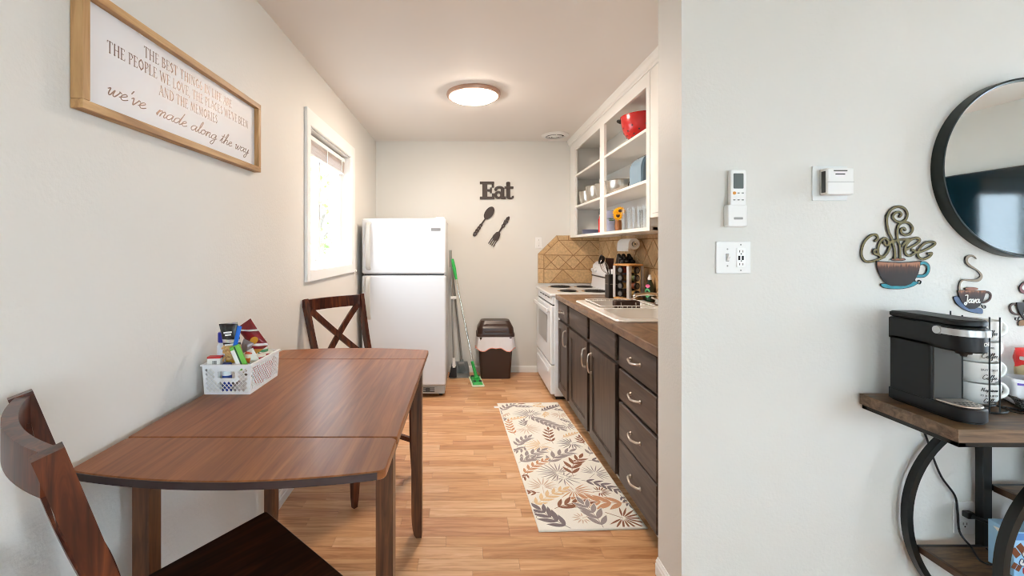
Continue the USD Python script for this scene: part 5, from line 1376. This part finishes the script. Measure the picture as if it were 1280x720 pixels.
for zz in (-.024, .022):
    for xx in (.020, .032):
        part(sw, 'socket_slot', front(box(xx - .001, xx + .001, zz - .004, zz + .004, .0088, .0094), .961, 1.283), SHADOW_GAP, world=True, smooth=False)
    part(sw, 'ground_hole', front(cyl((.026, zz - .009 if zz > 0 else zz + .012, .0088), (.026, zz - .009 if zz > 0 else zz + .012, .0094), .0022), .961, 1.283), SHADOW_GAP, world=True)
for xx in (.019, .0315):
    part(sw, 'usb_port', front(box(xx - .0035, xx + .0035, -.009, .006, .0088, .0094), .961, 1.283), SHADOW_GAP, world=True, smooth=False)
for xx, zz in ((-.022, .03), (-.022, -.03), (.026, .046), (.026, -.046)):
    part(sw, 'screw', front(cyl((xx, zz, .006), (xx, zz, .0072), .0028), .961, 1.283), BTN, world=True)
th = thing('thermostat', 'white box thermostat on a square plate left of the mirror', 'thermostat', (1.31, YP, 1.55))
part(th, 'back_plate', front(rslab(-.063, .063, -.062, .062, 0, .004, .003, .001), 1.309, 1.549), plain('plate_greyish', (222, 224, 222), .45), world=True)
part(th, 'body', front(rslab(-.044, .050, -.046, .048, .006, .040, .005, .003), 1.314, 1.551), WHITE_PLASTIC, world=True)
part(th, 'side_grille', front(cbox(-.0455, -.043, -.038, .038, .014, .032, .001), 1.314, 1.551), plain('slot_dark', (60, 60, 58), .6), world=True)
part(th, 'vent_slots', front(as_tm([box(-.022, .026, .036, .0395, .0398, .0406), box(-.016, .018, .024, .0275, .0398, .0406)]), 1.314, 1.551), plain('slot_dark', (60, 60, 58), .6), world=True, smooth=False)
part(th, 'seam', front(box(-.044, .05, -.002, -.0005, .0398, .0404), 1.314, 1.551), BTN, world=True, smooth=False)

# ------------------------------------------------------------------ metal coffee signs
OLIVE, INKLINE = plain('olive_bronze', (118, 106, 66), .45, metal=.3, grain=.2, gscale=90), plain('sign_outline', (24, 20, 20), .5)
TEAL, TEALD = plain('sign_teal', (40, 142, 156), .4, grain=.2, gscale=60), plain('sign_slate', (82, 104, 138), .4, grain=.15, gscale=60)
def cup_paint(name, z0, z1):
    nodes = {'tc': ('texture_coordinate', {}), 's': ('separate_xyz', {}), 'm': ('map_range', dict(from_min=z0, from_max=z1, to_min=0.0, to_max=1.0)),
             'r': ('rgb_ramp', dict(ramp=[(0, lin(20, 15, 13)), (.62, lin(44, 28, 22)), (.88, lin(80, 48, 35)), (1, lin(176, 118, 86))])), 'mp': ('mapping', dict(scale=(260, 60, 26))),
             'n': ('noise_texture', dict(scale=1.0, detail=3)), 'ad': ('math', dict(math_type='multiply_add', value2=.45, value3=-.22)), 'sm': ('math', dict(math_type='add', use_clamp=True)), 'p': ('principled_bsdf', dict(roughness=.4))}
    return usdkit.material(stage, '/World/Looks/' + name, nodes, [('tc.object', 's.vector'), ('s.z', 'm.value'), ('tc.object', 'mp.vector'), ('mp.vector', 'n.vector'), ('n.fac', 'ad.value1'), ('ad.value', 'sm.value1'), ('m.result', 'sm.value2'), ('sm.value', 'r.fac'), ('r.color', 'p.base_color')], surface='p.BSDF')
def to_wall(ox, oy, sc):       # sketch -> metres on the pale wall
    return lambda p: [((ox + x / sc - 582) / 347.0, 1.32 + (309 - oy - y / sc) / 347.0) for x, y in p]
def layered(t, name, g, mat_, z, label=None, rim=.0022, th=.0025):
    """A painted cut-out with a dark outline: outline plate below, coloured plate above."""
    o = part(t, name + '_outline', front(extr(g, th), 0, 0, z), INKLINE, smooth=False, world=True)
    inner = g.buffer(-rim)
    if polys(inner):
        part(o, name, front(extr(inner, .0012), 0, 0, z + th - .0003), mat_, smooth=False, world=True, label=label)
def strokes(W, lines, w, k=6):
    return unary_union([LineString(smooth_line(W(l), k)).buffer(w / 2, quad_segs=4) for l in lines])
W = to_wall(1065, 240, 5.536)
cs_ = thing('coffee_sign', 'metal wall sign spelling Coffee in curls above a brown cup', 'sign', (1.55, YP, 1.32))
word = strokes(W, [
    [(275, 352), (262, 320), (240, 270), (228, 200), (240, 148), (272, 114), (312, 102), (350, 115), (370, 152), (358, 192), (325, 210), (288, 200), (270, 172), (286, 146), (314, 140), (328, 156), (318, 170)],
    [(305, 345), (300, 285), (308, 236), (338, 212), (380, 216), (406, 250), (394, 284), (360, 298), (330, 284), (328, 260), (346, 250), (356, 262)],
    [(150, 338), (166, 318), (152, 296), (112, 306), (72, 350), (54, 410), (62, 458), (92, 482), (150, 474), (212, 448)],
    [(246, 345), (216, 320), (184, 344), (168, 392), (174, 436), (200, 448), (230, 424), (248, 380), (246, 345)], [(172, 436), (142, 424), (142, 402), (164, 400)], [(210, 350), (228, 368), (262, 345)],
    [(262, 340), (276, 372), (284, 420), (284, 458)], [(305, 340), (318, 380), (320, 456)], [(240, 352), (300, 334), (380, 326)], [(336, 372), (352, 352), (372, 330)],
    [(362, 398), (418, 368), (456, 336), (434, 318), (390, 334), (358, 378), (358, 424), (388, 440), (428, 420)],
    [(442, 420), (508, 394), (560, 360), (540, 345), (490, 356), (450, 398), (444, 444), (478, 464), (520, 448), (538, 424), (516, 426)], [(404, 400), (440, 420)]], .0096, 7)
layered(cs_, 'word', word, OLIVE, .004, rim=.0018)
cupg = Polygon(W([(156, 478), (158, 520), (172, 562), (196, 604), (226, 636), (262, 650), (352, 650), (392, 636), (424, 604), (446, 560), (456, 520), (460, 478), (310, 488)]))
layered(cs_, 'saucer', Polygon(smooth_line(W([(190, 634), (196, 654), (232, 668), (320, 672), (400, 658), (444, 634), (450, 622), (400, 616), (230, 630)]), 5, closed=True)), TEAL, .002, 'teal painted saucer')
hd = LineString(smooth_line(W([(450, 500), (486, 490), (516, 510), (516, 548), (490, 578), (436, 582)]), 6)).buffer(.0062)
layered(cs_, 'cup_handle', hd, TEAL, .002, 'teal painted cup handle')
layered(cs_, 'coffee_surface', affinity.scale(Point(W([(308, 466)])[0]).buffer(1, quad_segs=14), .0275 * 1.0, .0062), plain('sign_crema', (150, 96, 72), .4), .003)
layered(cs_, 'cup', cupg, cup_paint('coffee_cup_paint', -.145, -.06), .0045, 'dark brown painted cup')
part(cs_, 'curl', front(extr(strokes(W, [[(420, 596), (432, 622), (458, 636), (468, 620), (454, 610), (446, 622)]], .0028), .003), 0, 0, .002), INKLINE, smooth=False, world=True)
rim_l = LineString(W([(156, 478), (230, 484), (310, 488), (390, 484), (460, 478)])).buffer(.0016)
part(cs_, 'cup_rim', front(extr(rim_l, .002), 0, 0, .0078), INKLINE, smooth=False, world=True)

W2 = to_wall(1185, 310, 7.2)
def small_sign(name, label, Wf, mirror, steam_mat, saucer_mat, word_):
    cx0 = Wf([(192, 0)])[0][0]
    F_ = (lambda p: [(2 * cx0 - a, b) for a, b in Wf(p)]) if mirror else Wf
    t = thing(name, label, 'sign', (cx0, YP, 1.2))
    st = capsule_shape(F_([(238, 96), (215, 74), (182, 70), (155, 92), (155, 128), (190, 162), (244, 196), (278, 236), (276, 268), (244, 290), (190, 290), (130, 288), (98, 306), (86, 345), (88, 380)]) if 0 else smooth_line(F_([(240, 96), (215, 74), (180, 70), (152, 92), (154, 130), (190, 165), (244, 198), (280, 238), (276, 270), (244, 290), (190, 290), (126, 286), (96, 306), (86, 345), (88, 380)]), 4),
                       np.interp(np.arange(57), [0, 12, 24, 34, 44, 56], [.002, .0115, .006, .0125, .0055, .009]))
    layered(t, 'steam', st, steam_mat, .003, rim=.0009)
    layered(t, 'saucer', Polygon(smooth_line(F_([(36, 442), (52, 486), (104, 536), (180, 574), (280, 592), (300, 576), (284, 540), (180, 520), (80, 438), (56, 432)]), 4, closed=True)), saucer_mat, .002, rim=.0012)
    hl = LineString(smooth_line(F_([(312, 404), (344, 394), (370, 416), (364, 456), (332, 482), (298, 490)]), 6)).buffer(.0034)
    layered(t, 'cup_handle', hl, plain('sign_brown', (84, 54, 42), .4), .002, rim=.0009)
    layered(t, 'coffee_surface', affinity.scale(Point(F_([(194, 366)])[0]).buffer(1, quad_segs=12), .0245, .0062), plain('sign_crema', (150, 96, 72), .4), .003, rim=.0008)
    layered(t, 'cup', Polygon(F_([(66, 380), (76, 424), (98, 476), (136, 522), (176, 546), (222, 546), (266, 520), (298, 470), (314, 420), (322, 380)])), cup_paint(name + '_paint', (1.32 + (309 - 310 - 546 / 7.2) / 347) - 1.2, (1.32 + (309 - 310 - 380 / 7.2) / 347) - 1.2), .004, rim=.001)
    part(t, 'curl', front(extr(strokes(F_, [[(290, 510), (304, 540), (324, 536), (322, 518), (310, 520)]], .0018), .003), 0, 0, .002), INKLINE, smooth=False, world=True)
    g, w = cursive(word_, .0125, .0036, .05)
    x0 = F_([(122, 490)])[0][0] if not mirror else F_([(262, 490)])[0][0]
    tw = .056
    part(t, 'lettering', front(extr(affinity.scale(g, tw / w, 1, origin=(0, 0)), .0007), x0, Wf([(0, 490)])[0][1], .0075), PAPER, smooth=False, world=True)
    return t
small_sign('java_sign', 'small metal cup sign lettered Java with curling steam', W2, False, plain('steam_taupe', (150, 134, 112), .4), TEALD, 'Java')
W3 = to_wall(1185 + 74, 310 + 15, 7.2)
small_sign('mocha_sign', 'small metal cup sign lettered Mocha, cut off by the right edge', W3, True, plain('steam_maroon', (122, 62, 66), .4), plain('sign_ochre', (150, 108, 66), .4), 'Mocha')

# ------------------------------------------------------------------ round mirror
MX, MZ, MR = 1.992, 1.60, .318
mi = thing('round_mirror', 'large round wall mirror in a deep black metal frame', 'mirror', (MX, YP, MZ))
ring = lathe([(MR - .012, .0005), (MR, .0005), (MR, .040), (MR - .001, .042), (MR - .006, .042), (MR - .008, .040), (MR - .012, .034), (MR - .012, .0005)], 120)
def to_front(m):
    return frame_map(m, (0, 0, 0), (1, 0, 0), (0, 0, 1))
part(mi, 'frame', to_front(ring), plain('mirror_frame_black', (20, 30, 28), .35, metal=.3), smooth=40)
part(mi, 'glass', to_front(lathe([(0, .028), (MR - .0125, .028), (MR - .0125, .033), (0, .033)], 96)), plain('mirror_silver', (236, 240, 240), .01, metal=1), smooth=False)
part(mi, 'back_board', to_front(lathe([(0, .001), (MR - .0125, .001), (MR - .0125, .0275), (0, .0275)], 64)), BLACK, smooth=False)
# ================================================================== television and curtains behind the viewer (seen in the mirror)
tv = thing('television', 'large black wall television on the side wall, seen in the mirror', 'television', (XE, -.62, 1.49))
part(tv, 'case', cbox(-.06, -.012, -.78, .78, -.44, .44, .006), BLACK)
part(tv, 'screen', box(-.0625, -.0595, -.77, .77, -.43, .43), plain('tv_glass', (8, 34, 44), .06, spec=.8), smooth=False)
part(tv, 'mount', box(-.013, -.0005, -.2, .2, -.15, .15), BLACK_METAL, smooth=False)
CURT = plain('teal_curtain', (28, 74, 80), .8, bump=.2, bscale=200)
def curtain(name, label, x0, x1, mat_, z0=.08, z1=2.25):
    xs = np.linspace(x0, x1, 60)
    yy = YR + .09 + .022 * np.sin((xs - x0) * 48) + .008 * np.sin((xs - x0) * 23)
    V = [(x, y, z) for z in (z0, (z0 + z1) / 2, z1) for x, y in zip(xs, yy)]
    F = []
    for j in range(2):
        for i in range(59):
            a = j * 60 + i
            F += [(a, a + 1, a + 61), (a, a + 61, a + 60)]
    t = thing(name, label, 'curtain', ((x0 + x1) / 2, YR + .09, 0))
    part(t, 'cloth', trimesh.Trimesh(np.array(V), F, process=False), mat_, smooth=True, world=True)
    return t
curtain('curtain', 'dark teal curtain to the right of the wide window behind the viewer', 1.25, 1.95, CURT)
curtain('curtain', 'dark teal curtain to the left of the wide window behind the viewer', -.93, -.50, CURT)
rod = thing('curtain_rod', 'black curtain rod above the wide window behind the viewer', 'curtain rod', (.5, YR + .09, 2.27))
part(rod, 'rod', cyl((-1.43, 0, 0), (1.55, 0, 0), .012), BLACK_METAL)
part(rod, 'bracket', [cyl((x, 0, 0), (x, -.0895, 0), .008) for x in (-1.2, 1.4)], BLACK_METAL)

# ================================================================== coffee console
KX, KR, KZ = 1.915, .372, .373
ca = thing('coffee_console', 'rustic wood and black metal console table under the round mirror', 'table', (KX, 1.417, 0))
RUSTIC = wood('rustic_board', [(.28, (50, 36, 26)), (.5, (104, 78, 52)), (.72, (142, 110, 76))], (3, 24, 24), .4, .12, distortion=2.2)
RUSTIC_EDGE = wood('rustic_edge', [(.3, (70, 54, 42)), (.5, (110, 88, 68)), (.7, (140, 114, 90))], (4, 40, 60), .5, .1)
part(ca, 'top_board', box(1.413, 2.417, 1.262, 1.575, .7605, .797), RUSTIC, world=True, smooth=False)
for m in (box(1.411, 1.4129, 1.26, 1.576, .760, .7965), box(1.413, 2.417, 1.26, 1.2619, .760, .7965), box(2.4171, 2.419, 1.26, 1.576, .760, .7965)):
    part(ca, 'edge_band', m, RUSTIC_EDGE, world=True, smooth=False)
part(ca, 'top_frame', [cbox(1.416, 2.414, 1.264, 1.286, .745, .760, .001), cbox(1.416, 2.414, 1.55, 1.572, .745, .760, .001), cbox(1.416, 1.438, 1.264, 1.572, .745, .760, .001), cbox(2.392, 2.414, 1.264, 1.572, .745, .760, .001)], BLACK_METAL, world=True)
t = np.linspace(0, 2 * PI, 97)[:-1]
for y in (1.277, 1.550):
    part(ca, 'ring_leg', sweep(rect(.026, .020), np.stack([KX + (KR - .01) * np.cos(t), np.full_like(t, y), KZ + (KR - .01) * np.sin(t) - .001], 1), up=(0, 1, 0), closed=True) if 0 else sweep([(-.010, -.013), (.010, -.013), (.010, .013), (-.010, .013)], np.stack([KX + (KR - .011) * np.cos(t), np.full_like(t, y), KZ + (KR - .011) * np.sin(t)], 1), up=(0, 1, 0), closed=True), BLACK_METAL, world=True, smooth=25)
for x in (1.828, 2.002):
    for y in (1.277, 1.553):
        part(ca, 'post', cbox(x - .016, x + .016, y - .013, y + .013, .018, .746, .0015), BLACK_METAL, world=True)
def chord(z):
    return math.sqrt((KR - .02) ** 2 - (z - KZ) ** 2)
BRONZE = plain('bronze_bar', (84, 62, 46), .4, metal=.5)
for nm, x0, x1, z in (('lower_shelf', KX - chord(.262) + .004, KX + chord(.262) - .004, .262), ('upper_shelf', 1.846, KX + chord(.475) - .004, .475)):
    s = part(ca, nm, box(x0 + .012, x1 - .012, 1.292, 1.538, z - .004, z + .012), RUSTIC, world=True, smooth=False)
    part(s, 'shelf_frame', [cbox(x0, x1, 1.536, 1.548, z - .008, z + .013, .001), cbox(x0, x1, 1.279, 1.291, z - .008, z + .013, .001)], BLACK_METAL, world=True)
    for xx in (x0, x1 - .012):
        part(s, 'shelf_end_bar', cbox(xx, xx + .012, 1.285, 1.54, z - .010, z + .012, .001), BRONZE, world=True, label='bronze end bar')

# ------------------------------------------------------------------ coffee maker (front faces the camera side, back to the wall)
cmx, cmr = 1.511, .049
cm_ = thing('coffee_maker', 'slim black single-serve coffee maker on the console left end', 'coffee maker', (cmx, 1.43, .7975))
MK = plain('maker_black', (13, 17, 21), .42, spec=.35)
MKD = plain('maker_dark', (14, 14, 16), .5)
def capsule_plan(r, y_back, y_c, n=20):
    a = np.linspace(PI, 2 * PI, n)
    return Polygon([(cmx + r, y_back), (cmx - r, y_back)] + [(cmx + r * math.cos(x), y_c + r * math.sin(x)) for x in a])
def prism(g, z0, z1, c=.003):
    return slab(g, z0, z1, c)
yb_, yc_ = 1.52, 1.335
full = capsule_plan(cmr, yb_, yc_)
Z0 = .7975
part(cm_, 'base', prism(full, Z0 + .004, Z0 + .045, .004), MK, world=True)
part(cm_, 'foot_pad', prism(full.buffer(-.006), Z0, Z0 + .005, .001), BLACK, world=True)
part(cm_, 'rear_body', rslab(cmx - cmr, cmx + cmr, 1.382, yb_, Z0 + .04, Z0 + .225, .008, .003), MK, world=True)
part(cm_, 'recess_panel', cbox(cmx - cmr + .006, cmx + cmr - .006, 1.378, 1.383, Z0 + .045, Z0 + .213, .001), plain('recess_grey', (66, 67, 66), .35), world=True)
part(cm_, 'head', prism(full, Z0 + .210, Z0 + .285, .004), MK, world=True)
part(cm_, 'nozzle', [cyl((cmx, yc_, Z0 + .213), (cmx, yc_, Z0 + .200), .022, .018), cyl((cmx, yc_, Z0 + .202), (cmx, yc_, Z0 + .192), .01, .007)], MKD, world=True)
lid = part(cm_, 'lid', prism(full.buffer(-.0012), Z0 + .2855, Z0 + .306, .005), MK, world=True)
a = np.linspace(PI * .86, PI * 2.14, 30)
band_path = [(cmx - cmr - .003, 1.36, Z0 + .268)] + [(cmx + (cmr + .003) * math.cos(x), yc_ + (cmr + .003) * math.sin(x), Z0 + .268) for x in np.linspace(PI, 2 * PI, 26)] + [(cmx + cmr + .003, 1.36, Z0 + .268)]
hb = part(lid, 'handle', sweep([(-.003, -.0095), (.003, -.0095), (.003, .0095), (-.003, .0095)], band_path), plain('silver_plastic', (200, 202, 204), .28, metal=.6), world=True, label='silver handle band')
for s in (-1, 1):
    part(hb, 'pivot', cyl((cmx + s * (cmr - .002), 1.36, Z0 + .268), (cmx + s * (cmr + .008), 1.36, Z0 + .268), .0135, .012), plain('silver_plastic', (200, 202, 204), .28, metal=.6), world=True)
tray_g = capsule_plan(cmr - .008, 1.376, yc_)
dt = part(cm_, 'drip_tray', prism(tray_g, Z0 + .045, Z0 + .05, .0015), NICKEL, world=True, label='silver drip tray')
part(dt, 'slots', [cyl((cmx + .012 * i, yc_ - .012 + .014 * j, Z0 + .0495), (cmx + .012 * i, yc_ - .012 + .014 * j, Z0 + .0506), .0038, n=10) for i in (-2, -1, 0, 1, 2) for j in (-1, 0, 1)], MKD, world=True, smooth=False, kind='stuff')
lt = meshkit.text_mesh('CHEFMAN', .010, .0006, True)
lt = bend(moved(lt, (0, Z0 + .232, 0)), cmr + .0001, 274)
lt.apply_translation((cmx, yc_, 0))
part(cm_, 'lettering', lt, PAPER, smooth=False, world=True)

# ------------------------------------------------------------------ stack of mugs on a wire stand
gx, gy, gr_ = 1.672, 1.447, .062
ms = thing('mug_stand', 'black wire stand holding the stacked white mugs', 'mug stand', (gx, gy, .7975))
ringp = lambda r, z: [(r * math.cos(x), r * math.sin(x), z) for x in np.linspace(0, 2 * PI, 37)[:-1]]
MW = BLACK_METAL
part(ms, 'base_ring', tube(ringp(.070, .003), .003, 6, closed=True), MW)
part(ms, 'seat_ring', tube(ringp(.045, .016), .003, 6, closed=True), MW)
part(ms, 'cross_wire', [tube([(-.070, 0, .003), (-.045, 0, .016), (.045, 0, .016), (.070, 0, .003)], .0028, 6)], MW)
for a_ in (-112, -90, 90, 200):
    c, s = math.cos(math.radians(a_)), math.sin(math.radians(a_))
    part(ms, 'upright', tube([(.070 * c, .070 * s, .003), (.070 * c, .070 * s, .15), (.070 * c, .070 * s, .303)], .0021, 6), MW)
part(ms, 'loop', tube([(.05, -.045, .003), (.075, -.075, .003), (.10, -.06, .003), (.085, -.02, .003), (.066, -.015, .003)], .0028, 6, k=4), MW)
MUG = plain('mug_white', (240, 240, 236), .2, coat=.3)
mug_shell = lathe([(0, 0), (.042, 0), (.050, .004), (.0595, .024), (.062, .05), (.0625, .0695), (.061, .071), (.059, .069), (.058, .03), (.046, .007), (0, .006)], 48)
handle_p = smooth_line([(.058, 0, .058), (.080, 0, .062), (.096, 0, .046), (.094, 0, .026), (.076, 0, .014), (.057, 0, .018)], 5)
mug_handle = sweep([(-.008, -.0045), (.008, -.0045), (.009, 0), (.008, .0045), (-.008, .0045), (-.009, 0)], handle_p, up=(0, 1, 0)) if 0 else sweep(circle(.0062, 8) * (1.0, 1.25), handle_p, up=(0, 1, 0))
INKB = plain('print_black', (26, 26, 28), .5)
texts = [[('caps', 'IS A CUP OF', .0078, .030), ('cur', 'Happiness', .0078, .046), ('cur', 'Coffee', .0092, .010)], [('caps', 'BUT FIRST', .0085, .044), ('cur', 'Coffee', .0105, .017)], [('cur', 'Coffee', .0115, .018), ('caps', 'MORE', .008, .048)], [('cur', 'Coffee', .011, .024)]]
nm = ['bottom white mug lettered Happiness in the stack beside the coffee maker', 'white mug lettered But First Coffee, second from bottom', 'white mug lettered Coffee, third from bottom of the stack', 'top white mug of the stack beside the coffee maker']
mug_top = .7975 + .0195
for k in range(4):
    mg = thing('mug', nm[k], 'mug', (gx, gy, mug_top + .0668 * k), group='stacked white coffee mugs')
    part(mg, 'cup', moved(mug_shell, s=.94), MUG, smooth=50)
    part(mg, 'handle', moved(mug_handle, rz=(-8, -4, 2, -6)[k], s=.94), MUG, smooth=60)
    for kind_, s_, h_, z_ in texts[k]:
        if kind_ == 'cur':
            g, w = cursive(s_, h_ * .62, .0013, .25)
            m = extr(g, .0006)
        else:
            m = meshkit.text_mesh(s_, h_ * .72, .0006)
            w = m.bounds[1][0]
        f = min(1, .058 / w)
        m = moved(m, (-w / 2, z_, 0))
        m.apply_transform(np.diag((f, 1, 1, 1)))
        part(mg, 'lettering', bend(m, .0586, 256), INKB, smooth=False)
# ------------------------------------------------------------------ woven tray with creamer and packets
tr = thing('woven_tray', 'dark woven tray on the console right of the mugs', 'tray', (1.945, 1.412, .7975), -31)
WEAVE = usdkit.material(stage, '/World/Looks/dark_weave', {'tc': ('texture_coordinate', {}), 'mp': ('mapping', dict(scale=(150, 150, 190), rotation=(0, .6, .4))), 'w': ('voronoi_texture', dict(scale=1.0, feature='distance_to_edge')),
    'r': ('rgb_ramp', dict(ramp=[(.02, lin(150, 150, 146)), (.12, lin(40, 40, 42)), (.5, lin(22, 22, 24))])), 'b': ('bump', dict(strength=.6, distance=.002)), 'p': ('principled_bsdf', dict(roughness=.6))},
    [('tc.object', 'mp.vector'), ('mp.vector', 'w.vector'), ('w.distance', 'r.fac'), ('r.color', 'p.base_color'), ('w.distance', 'b.height'), ('b.normal', 'p.normal')], surface='p.BSDF')
part(tr, 'tray', cut(frustum(.27, .17, .30, .19, 0, .034, .02, .025), frustum(.255, .155, .288, .178, .005, .05, .016, .02)), WEAVE, smooth=30)
cx_ = thing('creamer_box', 'white carton lying open on the woven tray', 'box', (1.890, 1.44, .8035), -31)
part(cx_, 'box', cut(rbox(-.085, .07, -.05, .05, 0, .085, .012), rbox(-.078, .063, -.043, .043, .03, .14, .008)), plain('carton_white', (236, 236, 240), .4))
part(cx_, 'purple_stripe', moved(cbox(-.075, .06, -.0512, -.0495, .066, .073, .0006), (0, 0, 0)), plain('print_purple', (110, 86, 190), .5))
for k in range(3):
    solo('sugar_packet', moved(pillow(.052, .07, .010, 8, 10, seed=20 + k), rx=-68 + 12 * k, ry=12 - 9 * k), plain('packet_white', (234, 234, 236), .5),
         f'white sugar packet with folded ends in the creamer carton, {["front", "middle", "rear"][k]} of three', 'packet', (1.862 + .022 * k, 1.438 + .010 * k - .012, .880 + .003 * k), rz=-31, group='sugar packets in the creamer carton', smooth=True)
sk_ = thing('sweet_bag', 'beige bag with a red striped top standing behind the tray', 'bag', (1.975, 1.54, .7985))
part(sk_, 'bag', moved(pillow(.10, .15, .045, seed=33), (0, 0, .075)), plain('bag_beige', (206, 186, 142), .6, bump=.4, bscale=60), smooth=True)
part(sk_, 'red_top', moved(pillow(.112, .066, .050, seed=35), (0, -.002, .138)), plain('heart_red', (226, 42, 40), .4), smooth=True)
part(sk_, 'white_band', cbox(-.054, .054, -.0285, -.012, .131, .143, .002), PAPER)

# ------------------------------------------------------------------ cocoa box on the lower shelf
cb_ = thing('cocoa_box', 'light blue cocoa box with chocolate pictures on the lower console shelf', 'box', (1.844, 1.43, .2745))
part(cb_, 'carton', cbox(-.105, .105, -.035, .035, 0, .142, .001), plain('cocoa_blue', (160, 204, 236), .4, grain=.08, gscale=20))
part(cb_, 'top_band', cbox(-.1055, .1055, -.0355, -.0345, .116, .138, .0003), plain('cocoa_band', (90, 142, 204), .4))
CHOC = plain('chocolate', (136, 78, 50), .35)
def choc(x, z, s, a):
    m = as_tm([cbox(-s, -s * .08, -s * .7, s * .7, 0, .0012, .0004), cbox(s * .08, s, -s * .7, s * .7, 0, .0012, .0004)])
    return frame_map(moved(m, rz=a), (x, -.0349, z), (1, 0, 0), (0, 0, 1))
part(cb_, 'chocolate_picture', choc(-.092, .084, .021, 38), CHOC, smooth=False)
part(cb_, 'chocolate_picture', choc(-.098, .032, .014, -30), CHOC, smooth=False)
part(cb_, 'chocolate_picture', choc(.075, .085, .02, -25), CHOC, smooth=False)
g, w = cursive('Swiss', .020, .0075, .1)
part(cb_, 'lettering_outline', frame_map(extr(g.buffer(.0025), .0007), (-.086, -.0349, .040), (1, 0, 0), (0, 0, 1)), plain('print_navy', (36, 50, 96), .5), smooth=False)
part(cb_, 'lettering', frame_map(extr(g, .0012), (-.086, -.0349, .040), (1, 0, 0), (0, 0, 1)), PAPER, smooth=False)
part(cb_, 'red_patch', frame_map(rslab(-.078, .06, .008, .032, 0, .0009, .008, .0002), (0, -.0349, 0), (1, 0, 0), (0, 0, 1)), plain('print_red', (200, 40, 44), .5), smooth=False)
part(cb_, 'side_print', frame_map(Polygon and extr(Polygon([(-.02, .128), (.02, .134), (.0, .112)]), .0006), (-.1052, 0, 0), (0, -1, 0), (0, 0, 1)), PAPER, smooth=False)

# ------------------------------------------------------------------ wall outlet and cords under the console
ol = thing('power_outlet', 'white wall outlet low on the wall behind the console', 'outlet', (1.789, YP, .348))
part(ol, 'plate', front(rslab(-.037, .037, -.058, .058, 0, .006, .005, .002), 1.789, .348), WHITE_PLASTIC, world=True)
for zz in (-.021, .021):
    o = part(ol, 'receptacle', front(rslab(-.017, .017, zz - .0145, zz + .0145, .0055, .0085, .010, .001), 1.789, .348), plain('white_plastic_2', (246, 246, 244), .35), world=True)
    part(o, 'slots', front(as_tm([box(-.0075, -.0055, zz - .002, zz + .007, .008, .0089), box(.0055, .0075, zz - .002, zz + .006, .008, .0089), cyl((0, zz - .008, .008), (0, zz - .008, .0089), .0025, n=10)]), 1.789, .348), SHADOW_GAP, world=True, smooth=False)
pc = thing('maker_power_cord', 'black power cord hanging down the wall onto the lower shelf', 'cord', (1.7, 1.56, .3))
part(pc, 'cord', tube([(1.525, 1.575, .82), (1.60, 1.577, .74), (1.645, 1.575, .65), (1.668, 1.574, .58), (1.70, 1.572, .50), (1.745, 1.57, .435), (1.752, 1.567, .38), (1.752, 1.560, .31), (1.757, 1.53, .279), (1.735, 1.50, .2785), (1.71, 1.46, .2785), (1.735, 1.445, .2785), (1.79, 1.49, .2785), (1.80, 1.52, .2785)], .0034, 8, k=6), BLACK, world=True)
pp = thing('plug_cord', 'black plug and grey cord in the upper socket of the low outlet', 'plug', (1.81, 1.56, .365))
part(pp, 'plug', [front(rslab(-.014, .014, -.011, .011, .009, .03, .005, .002), 1.789, .369), tube([(1.789, YP - .03, .369), (1.805, YP - .045, .366), (1.825, YP - .06, .36)], .006, 8, k=4)], BLACK, world=True)
part(pp, 'cord', tube([(1.825, YP - .06, .36), (1.85, YP - .085, .345), (1.875, YP - .11, .32), (1.89, YP - .12, .285), (1.92, YP - .11, .2785), (1.99, YP - .10, .2785)], .003, 8, k=5), plain('cord_grey', (70, 68, 66), .5), world=True)
